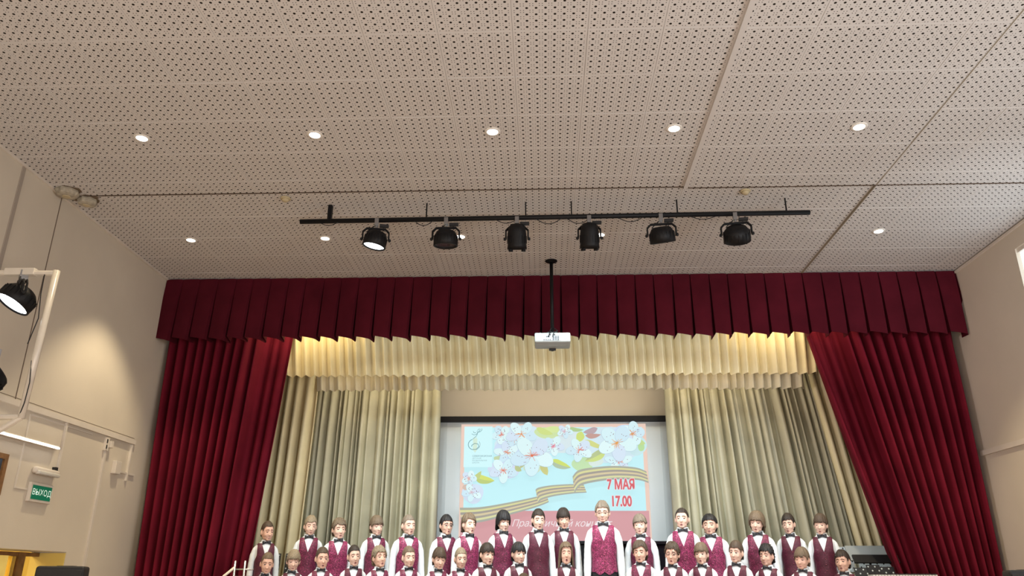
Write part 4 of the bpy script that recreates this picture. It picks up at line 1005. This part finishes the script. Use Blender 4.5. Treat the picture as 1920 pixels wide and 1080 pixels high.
# wall lamp tube, picture, emergency lamp, exit sign, conduits
t = thing('wall_tube_lamp', 'thin glowing tube lamp on the left wall under the bracket frame', 'lamp', (XL, 6.85, 2.86))
MB().tube([(.05, -.55, 0), (.05, .47, -.0)], .006, 10).build('glowing_tube', m_lamp, t, True)
MB().box(.0, .045, -.56, .48, -.012, .020, bev=.004).build('lamp_housing', m_trim, t)
t = thing('framed_picture', 'brown framed blue picture cut off at the left edge', 'picture', (XL, 6.66, 2.30))
pf = MB()
for q in ((-.505, -.045, .30, .345), (-.505, -.045, .0, .045), (-.045, 0, .0, .345), (-.55, -.505, 0, .345)): pf.box(.002, .035, q[0], q[1], q[2], q[3])
pf.build('picture_frame', m_wood, t)
MB().box(.002, .015, -.51, -.04, .04, .31).build('canvas', mat('blue_canvas', (.10, .14, .20), .5, .5, 6), t)
t.location.z = 2.36
t = thing('emergency_lamp', 'white oblong emergency lamp above the green exit sign', 'lamp', (XL, 7.24, 2.63))
MB().box(.0, .05, -.19, .17, -.03, .03, bev=.018).build('lamp_body', m_trim, t, True)
MB().box(.028, .070, -.175, .155, -.038, -.004, bev=.010).build('diffuser', mat('ribbed_diffuser', (.62, .60, .54), .25), t, True)
MB().box(.0, .035, .11, .15, .028, .06).build('cable_entry', m_rubber, t)
t = thing('exit_sign', 'small green exit sign with white Cyrillic letters on the left wall', 'sign', (XL, 7.22, 2.435))
MB().box(0, .03, -.17, .17, -.085, .085, bev=.006).build('sign_case', m_trim, t)
MB().box(.03, .033, -.145, .145, -.062, .062).build('green_panel', mat('exit_green', (.0, .13, .07), .3, emit=(0, .20, .10), es=.25), t)
cu = bpy.data.curves.new('x', 'FONT'); cu.body = 'ВЫХОД'; cu.size = 1.0; cu.align_x = 'CENTER'; cu.align_y = 'CENTER'; cu.space_character = 1.05
q = bpy.data.objects.new('x', cu); C.objects.link(q); bpy.context.view_layer.update()
me = bpy.data.meshes.new_from_object(q.evaluated_get(bpy.context.evaluated_depsgraph_get())); bpy.data.objects.remove(q)
me.transform(Matrix.Scale(.074, 4)); me.materials.clear(); me.materials.append(mat('exit_letters', (.75, .85, .78), .5, emit=(.7, .9, .8), es=.5))
q = link('exit_lettering', me, t); q.matrix_local = Matrix(((0, 0, 1, .0345), (1, 0, 0, 0), (0, 1, 0, 0), (0, 0, 0, 1)))
MB().box(0, .02, -.012, .012, 0, .47).build('cable_conduit', m_trim, None, label='vertical white cable conduit dropping to the emergency lamp', category='conduit').location = (XL, 7.42, 2.665)
MB().box(0, .025, -.012, .012, -.4, .0).build('cable_conduit', m_trim, None, label='short vertical conduit near the burgundy curtain on the left wall', category='conduit').location = (XL, 8.70, 3.12)
MB().box(0, .02, 0, .36, -.01, .01).build('cable_conduit', m_trim, None, label='thin horizontal conduit running from the junction box to the curtain', category='conduit').location = (XL, 8.50, 2.80)
t = thing('junction_box', 'small white square junction box beside the left burgundy curtain', 'junction box', (XL, 8.44, 2.83))
MB().box(0, .045, -.06, .06, -.07, .07, bev=.006).build('box_body', m_trim, t); MB().box(.045, .049, -.052, .052, -.062, .062).build('box_lid', m_trim, t)
t = thing('wall_socket_bracket', 'little white bracket with dark slots at the step of the left wall trim', 'bracket', (XL, 8.17, 3.06))
MB().box(0, .03, -.03, .035, -.09, .05, bev=.004).build('bracket_plate', m_trim, t)
for k in range(2): MB().box(.03, .034, -.022, -.004, -.07 + k * .06, -.03 + k * .06).build('slot', m_rubber, t)
MB().box(.0, .05, .04, .09, -.05, .02, bev=.004).build('bracket_arm', m_trim, t)

# ------------------------------------------------------------------ loudspeakers at the lower corners
def speaker(x, y, z, rz, label):
    t = thing('loudspeaker', label, 'loudspeaker', (x, y, 0), rz)
    w0, w1 = .19, .135
    vs = [(-w0, -.16, z - .62), (w0, -.16, z - .62), (w1, .16, z - .62), (-w1, .16, z - .62), (-w0 + .012, -.16, z), (w0 - .012, -.16, z), (w1, .15, z), (-w1, .15, z)]
    bevel(MB().add(vs, [(3, 2, 1, 0), (4, 5, 6, 7), (0, 1, 5, 4), (1, 2, 6, 5), (2, 3, 7, 6), (3, 0, 4, 7)]).build('cabinet', m_rubber, t), .02, 3)
    MB().box(-.165, .165, -.172, -.158, z - .58, z - .03, bev=.006).build('grille', mat('speaker_mesh', (.02, .02, .02), .5, .5, 400, .3, 400), t)
    MB().box(-.06, .06, -.05, .05, z - .004, z + .004).build('handle_recess', m_black, t)
    st_ = MB().tube([(0, 0, .35), (0, 0, z - .61)], .018, 10).build('stand_pole', m_black, t, True)
    for k in range(3):
        a = k * 2 * PI / 3 + .4; MB().tube([(0, 0, .62), (.5 * math.cos(a), .5 * math.sin(a), .02)], .013, 8).build('stand_leg', m_black, t, True)
    MB().lathe([(.03, .56), (.03, .68)], 12).build('stand_collar', m_black, t)
speaker(-3.84, 6.5, 1.79, .25, 'black loudspeaker on a stand at the lower left, its top just in view')
speaker(3.70, 6.5, 1.785, -.2, 'black loudspeaker at the lower right corner, only its top edge in view')

# ------------------------------------------------------------------ things behind the choir
pn = thing('upright_piano', 'black upright piano behind the tallest boy, its lid between the singers', 'piano', (.92, 9.95, .5))
MB().box(-.52, .56, -.18, .24, .0, 1.60, bev=.01).build('case', mat('piano_lacquer', (.008, .008, .010), .12, spec=.6), pn)
MB().box(-.54, .58, -.22, .26, 1.60, 1.64, bev=.008).build('lid', MATS['piano_lacquer'], pn)
MB().box(-.52, .56, -.36, -.18, .62, .76, bev=.01).build('key_slip', MATS['piano_lacquer'], pn)
m_desk = mat('perforated_black_desk', (.02, .02, .022), .4); m_gdesk = mat('grey_lacquer', (.30, .33, .34), .3); m_wdesk = mat('pale_desk', (.62, .68, .70), .4)
def stand(x, y, z, w_, h, tilt, rz, m, label, holes=True, hm=None, grp=None):
    """music stand whose desk top edge is at height z"""
    t = thing('music_stand', label, 'music stand', (x, y, .5), rz, grp); zz = z - .5
    M = Matrix.Translation((0, 0, zz - h * math.cos(tilt))) @ Matrix.Rotation(-tilt, 4, 'X')
    MB().box(-w_ / 2, w_ / 2, -.004, .004, 0, h, M).build('desk', m, t)
    MB().box(-w_ / 2, w_ / 2, -.06, .0, -.004, .004, M).build('ledge', m, t)
    if holes:
        b = MB(); nx, nz_ = int(w_ / .036), int(h / .036)
        for i in range(nx):
            for k in range(nz_):
                cx, cz_ = -w_ / 2 + (i + .5) * w_ / nx, (k + .5) * h / nz_
                if (i + k) % 2: b.lathe([(.009, 0), (.009, .0015)], 6, M @ Matrix.Translation((cx, -.004, cz_)) @ Matrix.Rotation(PI / 2, 4, 'X'))
        b.build('perforations', hm or mat('stand_hole', (.30, .34, .34), .6), t)['kind'] = 'stuff'
    MB().tube([(0, .02, .25), (0, .02, zz - h * .6)], .012, 8).build('column', m_black, t, True)
    for k in range(3):
        a = k * 2 * PI / 3 + .5; MB().tube([(0, .02, .3), (min(.24, w_ * .62) * math.cos(a), min(.24, w_ * .62) * math.sin(a) + .02, .01)], .008, 6).build('foot', m_black, t, True)
stand(-3.30, 9.62, 1.985, .34, .30, .15, 0, m_desk, 'black perforated music stand behind the first boy at the left end')
stand(-2.92, 9.62, 1.985, .30, .30, .15, 0, m_desk, 'black perforated music stand between the first two back-row boys on the left')
stand(3.44, 9.75, 2.08, .34, .30, .25, 0, m_wdesk, 'pale perforated music stand beside the last back-row boy', hm=m_desk)
stand(3.92, 9.84, 2.06, .42, .42, .25, 0, m_wdesk, 'pale perforated music stand partly behind the grey folded desk', hm=m_desk)
g = thing('grey_folded_desk', 'large grey conductor desk with folded sides before the right cream wing curtain', 'music stand', (3.70, 9.50, .5))
M = Matrix.Translation((0, 0, 1.42)) @ Matrix.Rotation(-.55, 4, 'X')
MB().box(-.24, .30, -.006, .006, 0, .19, M).build('desk_panel', m_gdesk, g)
MB().add([tuple(M @ Vector(p)) for p in [(.30, 0, 0), (.30, 0, .19), (.36, -.10, .17), (.22, -.12, -.04), (.20, 0, -.01)]], [(0, 1, 2, 3, 4)]).build('folded_side', m_gdesk, g)
MB().box(-.24, .26, -.12, -.10, -.10, .0, M).build('black_lip', m_black, g)  # black strip in front of the desk's lower edge
MB().tube([(0, .03, .2), (0, .03, 1.46)], .014, 8).build('column', m_black, g, True)
MB().lathe([(.2, 0), (.19, .015), (.03, .03), (.02, .25)], 18).build('base', m_black, g, True)
for k, (x, z) in enumerate(((3.46, 1.84), (3.60, 1.87), (3.74, 1.85))):
    stand(x, 9.16 + .0 * k, z, .15, .17, .3, (-.15, .1, -.05)[k], m_desk, ('small black perforated stand right of the last middle-row boy', 'small black perforated stand below the grey folded desk', 'small black perforated stand next to the right burgundy curtain')[k], hm=mat('stand_hole_pale', (.55, .6, .6), .5))
kb = thing('electronic_keyboard', 'black electronic keyboard with white keys at the lower right before the curtain', 'keyboard', (3.72, 8.72, .53))
MB().box(-.40, .27, -.16, .16, 1.13, 1.22, bev=.008).build('keyboard_body', m_rubber, kb)
wk = MB().box(-.0105, .0105, -.175, -.03, 0, .022, bev=.002).mesh('white_key', mat('ivory_white', (.72, .72, .68), .3)); bk = MB().box(-.007, .007, -.13, -.03, .02, .034).mesh('black_key', m_rubber)
for k in range(22):
    link('white_key', wk, kb, (-.38 + k * .0295, 0, 1.212))
    if k % 7 not in (2, 6): link('black_key', bk, kb, (-.38 + (k + .5) * .0295, 0, 1.212))
for s in (-1, 1): MB().tube([(s * .24, -.12, 0), (-s * .24 * .9, .08, 1.13)], .016, 8).build('stand_leg', m_black, kb, True)
# handrail of the riser at the left
hr = thing('riser_handrail', 'bright steel handrail at the left end of the choir riser', 'handrail', (-3.10, 8.16, .5))
m_steel = mat('brushed_steel', (.55, .56, .56), .25, metal=.9)
MB().tube([(0, 0, 0), (0, 0, 1.37)], .012, 8).build('post', m_steel, hr, True); MB().tube([(.10, 0, 0), (.10, 0, 1.37)], .012, 8).build('post', m_steel, hr, True)
for z in (1.29, 1.22): MB().tube([(0, 0, z), (.19, 0, z)], .009, 8).build('rail', m_steel, hr, True)
MB().tube([(0, 0, 1.31), (-.20, -.06, 1.12), (-.42, -.12, .78)], .013, 8).build('sloping_rail', m_whitem, hr, True)
# rails that carry the cream pelmets
for yy, z, a, b_, lb in ((9.50, 4.995, XL, XR, 'upper'), (9.94, 4.745, XL, XR, 'lower')):
    MB().tube([(a, yy, z), (b_, yy, z)], .018, 8).build('curtain_rail', m_black, None, True, label='dark stage rail carrying the %s cream valance' % lb, category='rail', group='curtain rails')
